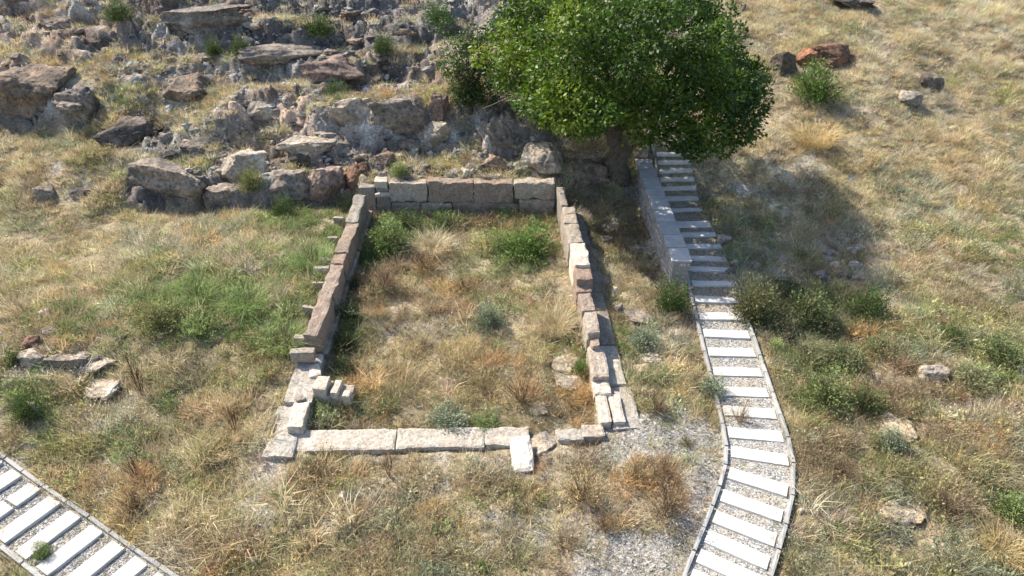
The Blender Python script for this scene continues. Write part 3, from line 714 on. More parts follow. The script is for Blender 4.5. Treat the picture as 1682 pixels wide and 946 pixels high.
rock_at('stone', (988, 385, 1006, 400), 'pale', 'small pale stone in the shaded strip behind the right wall', 'stone', level=2)
# leaning white slab on the front strip
p = at_plane(857, 748, .1)
sl = put('leaning_slab', rough_box(.50, .86, .13, 77, .1, .03, .02, .5), M['block'], None, (p[0], p[1] + .02, p[2] - .02), (math.radians(24), math.radians(-4), .1), color=(.86, .83, .76))
tag(sl, 'bright white slab leaning on the front threshold strip', 'stone slab')

# crags strewn over the rocky slope
cr = np.random.default_rng(91); protos = [rock_mesh(5000 + k, 4, cr.uniform(.35, .75), 12, .12, .05 if k % 2 else 0) for k in range(14)]
names = ['grey', 'slate', 'brown', 'dark', 'grey', 'pale', 'purple']
strew = []
marks = [(o, o['label']) for o in COL.objects if o.name.split('.')[0] in ('boulder', 'rock_ledge') and o.location.y > 21.5]
seen = {}
while len(strew) < 100:
    px, py = cr.uniform(0, 860), cr.uniform(0, 285)
    p, t = pick(px, py)
    if p[1] < 21.9 or p[1] > 34 or grid_at(ZONE, p[0], p[1]) < .5: continue
    if grid_at(ROCK, p[0], p[1]) < .4 and cr.random() < .8: continue
    if -5.2 < p[0] < 1.8 and p[1] < 22.5: continue
    k = int(cr.choice(5, p=[.25, .3, .25, .14, .06])); s = [.12, .18, .26, .37, .5][k]
    strew.append(1); cn = names[int(cr.integers(0, len(names)))]; c = np.array(RC[cn]) * cr.uniform(.8, 1.1)
    me = protos[int(cr.integers(0, len(protos)))]
    pos = Vector((p[0], p[1], p[2] + s * cr.uniform(-.28, .02))); mk = min(marks, key=lambda q: (q[0].location - pos).length); off = pos - mk[0].location
    where = ('uphill of', 'downhill of')[off.y < 0] if abs(off.y) > abs(off.x) else ('right of', 'left of')[off.x < 0]
    lab = '%s %s rock outcrop %s the %s' % (('tiny', 'small', 'middling', 'large', 'very large')[k], cn if cn != 'slate' else 'bluish', where, ' '.join(mk[1].split()[:6]))
    if lab in seen: strew.pop(); continue
    seen[lab] = 1
    o = put('rock', me, M['rock'], None, pos, (cr.normal(.05, .15), cr.normal(0, .12), cr.normal(0, .3) + math.pi * int(cr.integers(0, 2))), (s * cr.uniform(1.0, 2.1), s * cr.uniform(.7, 1.1), s * cr.uniform(.32, .6)), c)
    tag(o, lab, 'rock', 'rock heads on the stony slope')
# small rubble scattered in the grass on the right, by the walls and on the bank
for (px, py, s, c, l) in [(640, 262, .12, 'pale', 'small pale stone uphill of the white corner stone'), (700, 275, .15, 'grey', 'grey stone on the bank above the second block of the back wall'), (760, 270, .18, 'brown', 'brown stone on the bank left of the brown rubble mound'), (820, 290, .14, 'pale', 'pale stone close behind the third block of the back wall'), (680, 240, .2, 'grey', 'larger grey stone on the dry shelf above the bank'), (735, 250, .22, 'pale', 'larger pale stone uphill of the brown stone on the bank'), (905, 296, .16, 'pale', 'pale stone right behind the right end of the back wall'), (850, 280, .15, 'grey', 'grey stone at the left foot of the knobbly pale crag'), (590, 262, .2, 'brown', 'brown stone perched above the red brown rock'), (570, 240, .2, 'grey', 'grey stone on the shelf above the purplish boulder'), (800, 262, .12, 'white', 'small white stone on top of the brown rubble mound'), (770, 296, .1, 'pale', 'tiny pale stone behind the middle of the back wall'), (690, 292, .1, 'white', 'tiny white stone behind the first long back wall block')]:
    p, t = pick(px, py)
    tag(put('stone', protos[int(cr.integers(0, 14))], M['rock'], None, (p[0], p[1], p[2] + s * .2), (0, 0, cr.uniform(0, 6)), (s * 1.2, s, s * .7), RC[c]), l, 'stone', 'stones on the bank above the back wall')

# ------------------------------------------------------------------ plant building
def leaves_np(cen, dirs, nrm, ln, wd):
    """one folded diamond leaf for each row"""
    side = np.cross(dirs, nrm); side /= np.linalg.norm(side, axis=1)[:, None] + 1e-9
    a = cen; b = cen + dirs * (ln * .5)[:, None] + side * (wd * .5)[:, None]; c = cen + dirs * ln[:, None]; d = cen + dirs * (ln * .5)[:, None] - side * (wd * .5)[:, None]
    n_ = len(cen); V = np.stack([a, b, c, d], 1).reshape(-1, 3); k = np.arange(n_)[:, None] * 4
    return V, np.concatenate([k, k + 1, k + 2, k + 3], 1)
def unit(v): return v / (np.linalg.norm(v, axis=1)[:, None] + 1e-9)
def blades(g, n_, rad, h0, h1, width, lean, curve=.5):
    ang = g.uniform(0, 2 * math.pi, n_); rr = rad * np.sqrt(g.uniform(0, 1, n_))
    base = np.c_[rr * np.cos(ang), rr * np.sin(ang), np.full(n_, -.03)]
    hh = g.uniform(h0, h1, n_); a2 = ang + g.normal(0, .8, n_); le = np.abs(g.normal(lean, lean * .5, n_))
    out = np.c_[np.cos(a2), np.sin(a2), np.zeros(n_)]
    mid = base + out * (hh * le * .4)[:, None] + np.c_[np.zeros(n_), np.zeros(n_), hh * .6]
    tip = base + out * (hh * le * (1 + curve))[:, None] + np.c_[np.zeros(n_), np.zeros(n_), hh * (1 - .25 * curve * le)]
    sd = np.c_[-np.sin(a2 + g.normal(0, .6, n_)), np.cos(a2), np.zeros(n_)] * width * .5
    V = np.stack([base - sd, base + sd, mid + sd * .8, mid - sd * .8, tip], 1).reshape(-1, 3); k = np.arange(n_)[:, None] * 5
    var = np.repeat(g.uniform(0, 1, n_), 5)
    return V, [np.concatenate([k, k + 1, k + 2, k + 3], 1), np.concatenate([k + 3, k + 2, k + 4], 1)], var
def dome_leaves(g, n_, rad, hgt, l0, l1, aspect, up=.4, shell=.35):
    d = unit(g.normal(size=(n_, 3))); d[:, 2] = np.abs(d[:, 2]); r = 1 - shell * g.uniform(0, 1, n_) ** 1.3
    lump = .95 + .5 * fbm(d[:, 0] * 2.2 + g.uniform(0, 50), d[:, 1] * 2.2, d[:, 2] * 2.2, s=int(g.integers(0, 90)), o=3)
    cen = d * (r * lump)[:, None] * np.array([rad, rad, hgt])
    di = unit(d + g.normal(0, .7, (n_, 3)) + np.array([0, 0, up])); nr = unit(g.normal(size=(n_, 3)) + np.array([0, 0, .8]))
    ln = g.uniform(l0, l1, n_); V, Fc = leaves_np(cen, di, nr, ln, ln * aspect)
    return V, [Fc], np.repeat(np.clip(g.uniform(0, 1, n_) * .6 + .4 * r * d[:, 2] ** .5, 0, 1), 4)
def twigs(g, n_, rad, hgt, w, splits=3):
    """dry branching stems from one root"""
    Vs, Fs, vv = [], [], []; k = 0
    for i in range(n_):
        a = g.uniform(0, 6.28); e = g.uniform(.2, 1.0); p0 = np.array([g.normal(0, .03), g.normal(0, .03), -.03])
        tip = np.array([math.cos(a) * rad * e, math.sin(a) * rad * e, hgt * g.uniform(.6, 1.0) * (1.15 - .5 * e)])
        segs = [(p0, tip, w)]
        for _ in range(splits):
            t = g.uniform(.35, .85); b = p0 + (tip - p0) * t
            segs.append((b, b + (tip - p0) * g.uniform(.25, .45) + g.normal(0, .12 * rad + .02, 3) + np.array([0, 0, .05 * hgt]), w * .6))
        for a_, b_, ww in segs:
            d = b_ - a_; s_ = np.cross(d, g.normal(size=3)); s_ /= np.linalg.norm(s_) + 1e-9
            Vs.append(np.array([a_ - s_ * ww / 2, a_ + s_ * ww / 2, b_ + s_ * ww / 4, b_ - s_ * ww / 4])); Fs.append((k, k + 1, k + 2, k + 3)); k += 4; vv += [g.uniform(0, 1)] * 4
    return np.concatenate(Vs), [np.array(Fs)], np.array(vv)
def join(*parts):
    V, Fs, vr, o = [], {}, [], 0
    for v, fs, a in parts:
        V.append(v); vr.append(a)
        for f in fs: Fs.setdefault(f.shape[1], []).append(f + o)
        o += len(v)
    return np.concatenate(V), [np.concatenate(f) for f in Fs.values()], np.concatenate(vr)
def pmesh(name, part): return np_mesh(name, part[0], part[1], False, {'var': part[2]})

# ------------------------------------------------------------------ ground cover (grass and small weeds nobody could count)
pg = np.random.default_rng(33)
PROTO = []
for k in range(4): PROTO.append(join(blades(pg, 30, .12, .09, .25, .010, .6), blades(pg, 22, .16, .04, .11, .012, 1.2)))                    # 0-3 grass tuft
for k in range(3): PROTO.append(join(blades(pg, 44, .22, .03, .09, .011, 1.4), dome_leaves(pg, 24, .2, .05, .02, .04, .5)))                    # 4-6 low mat
for k in range(4): PROTO.append(join(twigs(pg, 9, .17, .19, .007, 3), dome_leaves(pg, 75, .17, .16, .015, .04, .45)))                           # 7-10 dry herb
for k in range(4): PROTO.append(join(dome_leaves(pg, 105, .17, .14, .02, .055, .45), twigs(pg, 4, .13, .15, .007, 2)))                           # 11-14 leafy weed
for k in range(2): PROTO.append(join(blades(pg, 22, .08, .2, .38, .009, .45), dome_leaves(pg, 26, .12, .3, .02, .04, .3)))                       # 15-16 taller stalks
proto_col = bpy.data.collections.new('ground_cover_kinds')
for k, pr in enumerate(PROTO):
    o = bpy.data.objects.new('cover_%02d' % k, pmesh('cover', pr)); o.data.materials.append(M['cover']); proto_col.objects.link(o)
def scatter(name, label, P, rot, scl, idx, colr, coll):
    me = bpy.data.meshes.new(name); me.vertices.add(len(P)); me.vertices.foreach_set('co', np.asarray(P, np.float32).ravel())
    me.attributes.new('rot', 'FLOAT_VECTOR', 'POINT').data.foreach_set('vector', np.asarray(rot, np.float32).ravel())
    me.attributes.new('scl', 'FLOAT_VECTOR', 'POINT').data.foreach_set('vector', np.asarray(scl, np.float32).ravel())
    me.attributes.new('pidx', 'INT', 'POINT').data.foreach_set('value', np.asarray(idx, np.int32))
    me.attributes.new('col', 'FLOAT_COLOR', 'POINT').data.foreach_set('color', np.c_[colr, np.ones(len(P))].astype(np.float32).ravel())
    o = put(name, me); tag(o, label, kind='stuff')
    ng = bpy.data.node_groups.new(name, 'GeometryNodeTree')
    ng.interface.new_socket('Geometry', in_out='INPUT', socket_type='NodeSocketGeometry'); ng.interface.new_socket('Geometry', in_out='OUTPUT', socket_type='NodeSocketGeometry')
    N_ = ng.nodes; L_ = ng.links; gi = N_.new('NodeGroupInput'); go = N_.new('NodeGroupOutput')
    iop = N_.new('GeometryNodeInstanceOnPoints'); ci = N_.new('GeometryNodeCollectionInfo'); ci.inputs['Collection'].default_value = coll
    ci.inputs['Separate Children'].default_value = True; ci.inputs['Reset Children'].default_value = True
    def na(nm, ty):
        a = N_.new('GeometryNodeInputNamedAttribute'); a.data_type = ty; a.inputs['Name'].default_value = nm; return a.outputs[0]
    L_.new(gi.outputs[0], iop.inputs['Points']); L_.new(ci.outputs[0], iop.inputs['Instance']); iop.inputs['Pick Instance'].default_value = True
    L_.new(na('pidx', 'INT'), iop.inputs['Instance Index']); L_.new(na('rot', 'FLOAT_VECTOR'), iop.inputs['Rotation']); L_.new(na('scl', 'FLOAT_VECTOR'), iop.inputs['Scale'])
    L_.new(iop.outputs[0], go.inputs[0])
    md = o.modifiers.new('scatter', 'NODES'); md.node_group = ng
    return o
# colour kinds: 0 straw 1 gold 2 green 3 olive 4 brown 5 grey-green 6 rust 7 bleached
KC = np.array([(.67, .575, .375), (.66, .545, .315), (.26, .325, .125), (.40, .375, .18), (.40, .31, .195), (.36, .38, .25), (.54, .36, .175), (.67, .60, .46)])
PATCH = [  # px, py, rx m, ry m, kind, weight
    (470, 450, 1.7, 3.6, 2, 15), (380, 490, 2.6, 1.9, 2, 9), (500, 400, 1.1, 2.8, 2, 16), (300, 470, 1.8, 1.2, 2, 9), (440, 560, 1.4, 1.3, 3, 9), (240, 500, 1.4, 1, 3, 7), (400, 500, 1.6, 1.6, 2, 5), (300, 470, 1.3, 1.2, 2, 3), (520, 370, .7, 1.5, 2, 4), (430, 540, 1, .9, 2, 4), (250, 460, .8, .6, 2, 3), (200, 500, 1.4, 1.0, 3, 3), (450, 600, 1, 1.2, 3, 2),
    (585, 430, .3, 1.6, 2, 12), (575, 520, .35, 1.4, 2, 12), (565, 590, .3, .8, 2, 9), (700, 362, 3.0, .35, 2, 7), (640, 370, 1.0, .6, 2, 6), (760, 375, 1.4, .5, 4, 5), (1000, 400, .5, 1.5, 4, 5), (1050, 400, .6, 1.5, 4, 4),
    (330, 410, 2, 1.0, 7, 4), (360, 380, 1.6, .8, 0, 3), (450, 330, 1.2, .7, 2, 2), (420, 310, .6, .5, 3, 5), (240, 350, 1.5, .9, 3, 3),
    (630, 395, .9, .9, 2, 14), (850, 410, .9, 1.1, 2, 16), (880, 380, .6, .6, 2, 4), (760, 430, .7, .8, 2, 2), (710, 395, .55, .7, 7, 6), (700, 430, .7, .7, 6, 5), (760, 470, .6, .5, 6, 5), (620, 460, .8, 1, 4, 4), (800, 520, .7, .6, 5, 5), (690, 545, 2.2, .35, 7, 3), (720, 600, 2.0, 1.4, 1, 2), (900, 530, .6, 1.5, 0, 3), (640, 480, .8, .6, 3, 2), (860, 640, 1.0, .8, 6, 4), (700, 610, 1.2, .7, 0, 3), (620, 640, .5, .5, 6, 4), (740, 690, .6, .4, 5, 5), (800, 700, .4, .3, 2, 4), (900, 660, .7, .6, 6, 4), (860, 580, .8, .6, 6, 3), (575, 480, .35, 3, 3, 4), (590, 600, .4, 1, 3, 4), (780, 620, .8, .6, 4, 3), (660, 520, .8, .5, 4, 2), (945, 590, .2, .5, 2, 4),
    (400, 880, 1.2, .8, 1, 4), (330, 850, 1, .8, 1, 3), (450, 850, .6, .5, 1, 3), (300, 930, 1.2, .4, 7, 3), (330, 910, .8, .4, 4, 3), (900, 780, .6, .5, 6, 3), (960, 800, .6, .5, 1, 4), (1060, 780, .7, .4, 6, 3), (1100, 810, .5, .5, 4, 3), (600, 760, 1.2, .5, 1, 2), (520, 780, .8, .4, 3, 2), (840, 890, .6, .5, 1, 3), (760, 840, .7, .5, 3, 2),
    (130, 720, 1.3, .8, 3, 3), (230, 760, .8, .8, 4, 3), (300, 690, 1.2, .6, 7, 2), (330, 740, .7, .6, 5, 3), (120, 770, .7, .5, 4, 2), (60, 720, 1, .6, 2, 2), (170, 640, 1, .6, 3, 2), (400, 690, .8, .8, 1, 4), (250, 620, .6, .8, 1, 3), (60, 650, .5, .5, 2, 4), (30, 500, 1.5, 1.0, 1, 3), (50, 440, 1.4, .8, 3, 2), (100, 260, 3, 1.4, 0, 3), (60, 230, 2, 1, 1, 2),
    (1350, 490, 1.6, 1.0, 3, 4), (1400, 520, 1, .8, 2, 3), (1330, 640, 1.3, 1.3, 3, 5), (1380, 620, 1.0, .9, 2, 4), (1420, 660, 1, .8, 3, 4), (1320, 700, .8, .6, 4, 3), (1600, 570, 1.6, 1.2, 3, 5), (1640, 600, 1, .8, 2, 3), (1540, 545, .6, .4, 2, 3), (1480, 640, .6, .4, 4, 4), (1460, 720, .5, .4, 5, 5), (1390, 760, 1.2, .8, 4, 4), (1480, 780, 1.4, .7, 4, 3), (1480, 810, 1, .5, 5, 4), (1600, 700, 1.5, 1, 4, 3), (1580, 830, .9, .6, 4, 4), (1650, 880, 1, .8, 1, 4), (1650, 830, .7, .4, 2, 4), (1540, 930, 1, .4, 3, 4), (1340, 920, .8, .5, 5, 4), (1430, 810, .5, .4, 2, 3), (1420, 900, .7, .6, 7, 3), (1640, 450, 1.5, 1.2, 3, 3), (1560, 380, 1.5, 1, 5, 2), (1650, 400, 1.2, .8, 2, 2), (1450, 420, 1.2, 1, 0, 3), (1330, 230, 2, 1.4, 1, 5), (1420, 250, 2, 1.2, 1, 3), (1360, 20, 3.5, 1.5, 1, 4), (1300, 40, 2, 1.5, 1, 3), (1560, 250, 2.5, 1.5, 0, 3), (1560, 90, 4, 2, 7, 2), (1640, 160, 2, 1.5, 3, 2), (1500, 30, 4, 1.2, 5, 1.6),
    (1040, 480, .5, .6, 0, 4), (1000, 310, .8, .5, 0, 4), (1060, 540, .5, .5, 5, 3), (1110, 560, .7, .6, 0, 4), (1130, 590, .5, .5, 1, 2), (1050, 620, .5, .3, 2, 3), (1100, 650, .7, .3, 4, 3), (1060, 650, .5, .3, 6, 2), (1100, 490, .5, .5, 2, 5), (1020, 560, .3, .6, 2, 4),
    (1290, 500, 1.2, .7, 3, 6), (1230, 480, .8, .5, 2, 3), (1300, 380, 1.6, 1.2, 3, 2), (1320, 350, 1.4, 1, 4, 1.5), (1260, 540, .5, .5, 5, 3), (80, 80, 1.2, .6, 0, 6), (450, 140, 2, .5, 0, 6), (620, 60, 1, .8, 0, 5), (300, 200, 3, .8, 0, 5), (640, 110, .8, .5, 1, 4), (720, 130, .7, .6, 0, 4),
]
def cover_points():
    N0 = 118000
    x = pg.uniform(-27, 27, N0); y = 6.5 + 31 * pg.uniform(0, 1, N0)
    keep = (np.abs(x) < 4.4 + y * .80) & (y > 6.5)
    x, y = x[keep], y[keep]
    clump = fbm(x * 1.5, y * 1.5, s=81, o=3); big = fbm(x * .35, y * .35, s=82, o=3)
    rock = grid_at(ROCK, x, y); grav = grid_at(GRAV, x, y); soil = grid_at(SOIL, x, y)
    dr = near_path(x, y, CR[::3], ZR[::3])[0]; dl = near_path(x, y, CLn[::3], ZL[::3])[0]
    dens = np.clip(.88 + .5 * clump, .4, 1) * (1 - .80 * rock) * (1 - .58 * grav) * (1 - .5 * soil)
    dens = dens * np.where(y > 24, .8, 1.0)
    onp = (dr < HW_R - .05) | (dl < HW_L - .05); dens[(dr < HW_R + .11) | (dl < HW_L + .11)] = 0; dens[onp] = .05 * (1 + clump[onp])
    edge = ((dr > HW_R + .12) & (dr < HW_R + .35))
    dens[edge] = np.maximum(dens[edge], .6)
    wall = ((np.abs(x + 5.0) < .33) & (y > 13.7) & (y < 21.2)) | ((np.abs(x + 5.08) < .4) & (y > 10.7) & (y < 13.9)) | ((x > -5.3) & (x < .45) & (y > 10.8) & (y < 11.55)) | ((x > -5.2) & (x < 1.9) & (y > 21.15) & (y < 21.8)) \
        | ((x > 4.35) & (x < 5.3) & (y > 16.9) & (y < 23.5)) | ((np.abs(x - (1.75 + (21.3 - y) * .075)) < .42) & (y > 11.6) & (y < 21.4)) | ((x > .95) & (x < 2.2) & (y > 11.05) & (y < 11.65))
    dens[wall] = 0
    for o in COL.objects:                    # nothing grows through the stones
        if o.name.split('.')[0] in ('stone', 'boulder', 'rock_ledge', 'rock', 'leaning_slab') and o.parent is None:
            f = .26 if o.name.startswith('leaning') else .92 * max(o.scale.x, .08); f2 = .42 if o.name.startswith('leaning') else .92 * max(o.scale.y, .08)
            dens[(((x - o.location.x) / f) ** 2 + ((y - o.location.y + .05) / f2) ** 2) < 1] = 0
    k = pg.uniform(0, 1, len(x)) < dens
    x, y, clump, big, grav, onp = x[k], y[k], clump[k], big[k], grav[k], onp[k]
    n_ = len(x)
    room = (x > -4.8) & (x < 2.1) & (y > 11.3) & (y < 21.3)
    W = np.tile(np.array([3.0, 1.2, .3, 1.1, .9, .9, .3, 1.3]), (n_, 1))
    W[(x > 6.6) & (y < 17)] = [.9, .6, .4, 1.7, 1.3, 1.3, .2, .6]
    W[(x > 6.0) & (y >= 17) & (y < 22)] = [2.6, .9, .25, 1.3, .7, 1.1, .2, 1.3]
    W[(x > 6.0) & (y >= 22)] = [3.0, 1.6, .08, .55, .5, .6, .2, 2.0]
    W[room] = [1.7, 1.0, .35, .9, 1.3, .5, .8, .8]
    W[(y < 11) & (x > -6) & (x < 5)] = [1.8, 1.5, .1, .4, 1.4, .5, .6, 1.6]
    W[(x < -5.5) & (y < 12.5)] = [1.7, 1.3, .25, 1.1, 1.2, 1.0, .5, 1.2]
    for px, py, rx, ry, kd, wgt in PATCH:
        p, _ = pick(px, py)
        W[:, kd] += wgt * 1.3 * np.exp(-(((x - p[0]) / rx) ** 2 + ((y - p[1]) / ry) ** 2))
    for kd in range(8):                      # plants of a kind grow together
        W[:, kd] *= np.exp(2.9 * fbm(x * .75, y * .75, s=100 + kd * 7, o=4, g=.6))
    W = W ** 1.25; W /= W.sum(1)[:, None]
    kind = (W.cumsum(1) < pg.uniform(0, 1, n_)[:, None]).sum(1).clip(0, 7)
    u = pg.uniform(0, 1, n_); idx = np.zeros(n_, int)
    r4 = pg.integers(0, 4, n_); r3 = pg.integers(0, 3, n_); r2 = pg.integers(0, 2, n_)
    grass = np.isin(kind, [0, 1, 7])
    idx = np.where(grass, np.where(u < .52, r4, np.where(u < .80, 4 + r3, np.where(u < .96, 7 + r4, 15 + r2))), idx)
    leafy = np.isin(kind, [2, 3, 5])
    idx = np.where(leafy, np.where(u < .45, 11 + r4, np.where(u < .78, r4, np.where(u < .95, 4 + r3, 15 + r2))), idx)
    dry = np.isin(kind, [4, 6])
    idx = np.where(dry, np.where(u < .66, 7 + r4, np.where(u < .85, r4, np.where(u < .94, 4 + r3, 15 + r2))), idx)
    c = KC[kind] * pg.uniform(.55, 1.22, n_)[:, None] * (1 + pg.normal(0, .05, (n_, 3)))
    c *= (1 + .12 * big)[:, None]
    s = np.exp(pg.normal(0, .28, n_)) * (1 + .45 * clump) * (1 + .3 * big) * np.where(grass, 1.0, 1.12) * np.where(grav > .4, .65, 1.0) * np.where(onp, .5, 1.0)
    s *= np.where(y > 23, .95, 1.0) * np.where((x > 6.6) & (y < 17), 1.32, 1.0)
    s = np.clip(s, .35, 1.7)
    P = np.c_[x, y, H(x, y) - .01]
    rot = np.c_[pg.normal(0, .16, n_), pg.normal(0, .16, n_), pg.uniform(0, 6.283, n_)]
    scl = np.c_[s * 1.05, s * 1.05, s * pg.uniform(.6, 1.15, n_)]
    return P, rot, scl, idx, np.clip(c, .01, .8), n_
P, rot, scl, idx, colr, n_ = cover_points()
herb = (idx >= 7) & (pg.uniform(0, 1, n_) < .62)
scatter('low_weeds', 'low dry herbs and leafy weeds all over the hillside and the room floor', P[herb], rot[herb], scl[herb] * 1.12, idx[herb], colr[herb], proto_col)
def grass_mesh(P, scl, idx, colr, per=48):
    m = len(P); k = np.repeat(np.arange(m), per); q = len(k)
    mat = (idx[k] >= 4); s_ = scl[k, 0]; a = pg.uniform(0, 6.2832, q); r = np.sqrt(pg.uniform(0, 1, q)) * np.where(mat, .21, .145) * s_
    bx, by = P[k, 0] + r * np.cos(a), P[k, 1] + r * np.sin(a)
    h = np.where(mat, pg.uniform(.03, .09, q), pg.uniform(.05, .30, q) * pg.uniform(.5, 1, q)) * s_
    le = h * np.abs(pg.normal(np.where(mat, 1.3, .8), .5, q)); a2 = a + pg.normal(0, .9, q); b2 = pg.uniform(0, 6.2832, q); w = pg.uniform(.005, .011, q)
    B = np.c_[bx, by, P[k, 2] - .02]; sd = np.c_[np.cos(b2) * w, np.sin(b2) * w, np.zeros(q)]
    T_ = B + np.c_[np.cos(a2) * le, np.sin(a2) * le, h + .02]
    V = np.stack([B - sd, B + sd, T_], 1).reshape(-1, 3)
    c = colr[k] * pg.uniform(.65, 1.3, q)[:, None]
    me = np_mesh('dry_grass', V, np.arange(3 * q).reshape(-1, 3))
    me.attributes.new('col', 'FLOAT_COLOR', 'FACE').data.foreach_set('color', np.c_[c, np.ones(q)].astype(np.float32).ravel())
    return me
gm = ~herb & (idx < 7)
tag(put('dry_grass', grass_mesh(P[gm], scl[gm], idx[gm], colr[gm]), M['grass']), 'dry bleached grass covering the hillside and the room floor', kind='stuff')
print('grass tufts', gm.sum(), 'herbs', herb.sum())
print('ground cover', n_)

# gravel between the path slabs and on the worn patch
peb_col = bpy.data.collections.new('pebble_kinds')
for k in range(4):
    V, Fc = ICO[1]; V = V * (1 + .25 * np.random.default_rng(k).normal(size=(len(V), 1)))
    o = bpy.data.objects.new('pebble_%d' % k, np_mesh('pebble', V * [1, .8, .55], Fc)); o.data.materials.append(M['pebble']); peb_col.objects.link(o)
def pebbles():
    xs, ys, zs, ss = [], [], [], []
    for C, Z, hw in ((CR, ZR, HW_R), (CLn, ZL, HW_L)):
        T, N = frame_of(C); m = 15000; i = pg.uniform(0, len(C) - 1.01, m); a = i.astype(int); f = i - a; o = pg.uniform(-hw * .96, hw * .96, m)
        c = C[a] * (1 - f)[:, None] + C[a + 1] * f[:, None]; nn = N[a]
        xs.append(c[:, 0] + nn[:, 0] * o); ys.append(c[:, 1] + nn[:, 1] * o); zs.append(Z[a] * (1 - f) + Z[a + 1] * f - .012); ss.append(pg.uniform(.010, .024, m))
    m = 90000; x = pg.uniform(-7, 6, m); y = pg.uniform(7, 13, m)
    g = grid_at(GRAV, x, y); dr = near_path(x, y, CR[::3], ZR[::3])[0]; dl = near_path(x, y, CLn[::3], ZL[::3])[0]
    k = (pg.uniform(0, 1, m) < g * .6) & (dr > HW_R + .12) & (dl > HW_L + .12); x, y = x[k], y[k]
    xs.append(x); ys.append(y); zs.append(H(x, y)); ss.append(np.exp(pg.normal(-4.45, .5, len(x))))
    m = 9000; x = pg.uniform(-16, 4, m); y = pg.uniform(21.8, 32, m); k = (grid_at(ZONE, x, y) > .5) & (pg.uniform(0, 1, m) < .75)
    x, y = x[k], y[k]; xs.append(x); ys.append(y); zs.append(H(x, y)); ss.append(np.exp(pg.normal(-3.1, .5, len(x))))
    x, y, z, s = map(np.concatenate, (xs, ys, zs, ss)); n_ = len(x)
    v = pg.uniform(.14, .39, n_); c = np.c_[v, v * .955, v * .88]; c[(y > 16) & (y < 26.3) & (x > 5) & (x < 7)] *= [.8, .72, .6]; c = c * (1 + pg.normal(0, .03, (n_, 3)))
    return np.c_[x, y, z], np.c_[pg.normal(0, .3, n_), pg.normal(0, .3, n_), pg.uniform(0, 6.28, n_)], np.repeat(s[:, None], 3, 1), pg.integers(0, 4, n_), np.clip(c, .03, .8)
scatter('gravel', 'loose grey gravel on the footpaths and the worn ground', *pebbles(), peb_col)

# ------------------------------------------------------------------ trees
def tube(pts, rad, sides=9):
    pts = np.array(pts, float); V = []
    for i, p in enumerate(pts):
        t = pts[min(i + 1, len(pts) - 1)] - pts[max(i - 1, 0)]; t /= np.linalg.norm(t) + 1e-9
        a = np.cross(t, [0.3, 1, .1]); a /= np.linalg.norm(a); b = np.cross(t, a)
        for k in range(sides):
            an = 2 * math.pi * k / sides; V.append(p + (a * math.cos(an) + b * math.sin(an)) * rad[i] * (1 + .12 * math.sin(3 * an + i)))
    n_ = len(pts); Fc = [(i * sides + k, i * sides + (k + 1) % sides, (i + 1) * sides + (k + 1) % sides, (i + 1) * sides + k) for i in range(n_ - 1) for k in range(sides)]
    return np.array(V), [np.array(Fc)], np.zeros(len(V))
def bend(g, a, b, n_=6, w=.12):
    a, b = np.array(a, float), np.array(b, float); L = np.linalg.norm(b - a)
    return [a + (b - a) * t + g.normal(0, w * L * math.sin(math.pi * t) * .6, 3) for t in np.linspace(0, 1, n_)]
def crown_leaves(g, lobes, per_m2, l0, l1, aspect=.5):
    parts = []
    for c, r in lobes:
        c = np.array(c); r = np.array(r); n_ = int(per_m2 * 4 * math.pi * (r[0] * r[1] * r[2]) ** (2 / 3))
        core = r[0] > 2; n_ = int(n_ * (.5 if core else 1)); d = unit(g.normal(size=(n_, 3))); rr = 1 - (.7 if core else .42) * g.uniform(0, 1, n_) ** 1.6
        rr *= 1 + .34 * fbm(d[:, 0] * 2.5 + c[0] * 3, d[:, 1] * 2.5 + c[1] * 3, d[:, 2] * 2.5, s=5, o=2)
        cen = c + d * rr[:, None] * r
        di = unit(d * .8 + g.normal(0, .8, (n_, 3)) + np.array([0, 0, -.1])); nr = unit(d * .6 + g.normal(0, .55, (n_, 3)) + np.array([0, 0, .6]))
        ln = g.uniform(l0, l1, n_); V, Fc = leaves_np(cen, di, nr, ln, ln * aspect)
        lob = g.normal(0, .21) + np.clip(-(c[0] + .2) * .07, -.16, .24)  # random tone per clump, plus sunlight painted in as lighter leaves on the left
        parts.append((V, [Fc], np.repeat(np.clip(g.beta(2, 3, n_) * (.5 if core else 1) + (0 if core else lob), 0, 1), 4)))  # shade inside the crown is put into the darker core leaf colour
    return join(*parts)
def make_tree(name, label, base, limbs_to, lobes, trunk_r, lean, tints, per_m2, l0, l1, seed):
    g = np.random.default_rng(seed); root = empty(name, base); tag(root, label, 'tree')
    fork = np.array(lean, float)
    parts = [tube(bend(g, (0, 0, -.3), fork, 6, .06), np.linspace(trunk_r * 1.25, trunk_r * .8, 6), 11)]
    for c in limbs_to:
        e = (np.array(c) - np.array(base)) * np.array([.84, .84, .92]); b = bend(g, fork + g.normal(0, trunk_r * .3, 3), e, 7, .12)
        parts.append(tube(b, np.linspace(trunk_r * .5, .03, 7), 7))
        for _ in range(3):
            s = b[int(g.integers(3, 6))]; parts.append(tube(bend(g, s, e * .9 + g.normal(0, .6, 3), 5, .15), np.linspace(trunk_r * .16, .015, 5), 5))
    j = join(*parts); put('trunk', np_mesh('trunk', j[0], j[1], True), M['bark'], root)
    cl = crown_leaves(g, [(np.array(c) - np.array(base), r) for c, r in lobes], per_m2, l0, l1)
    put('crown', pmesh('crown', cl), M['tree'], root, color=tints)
    return root
tg = np.random.default_rng(5)
tb, _ = pick(1022, 288); tb[2] = H(tb[0], tb[1])
CC = np.array([3.55, 23.3, 5.45]); lobes = []
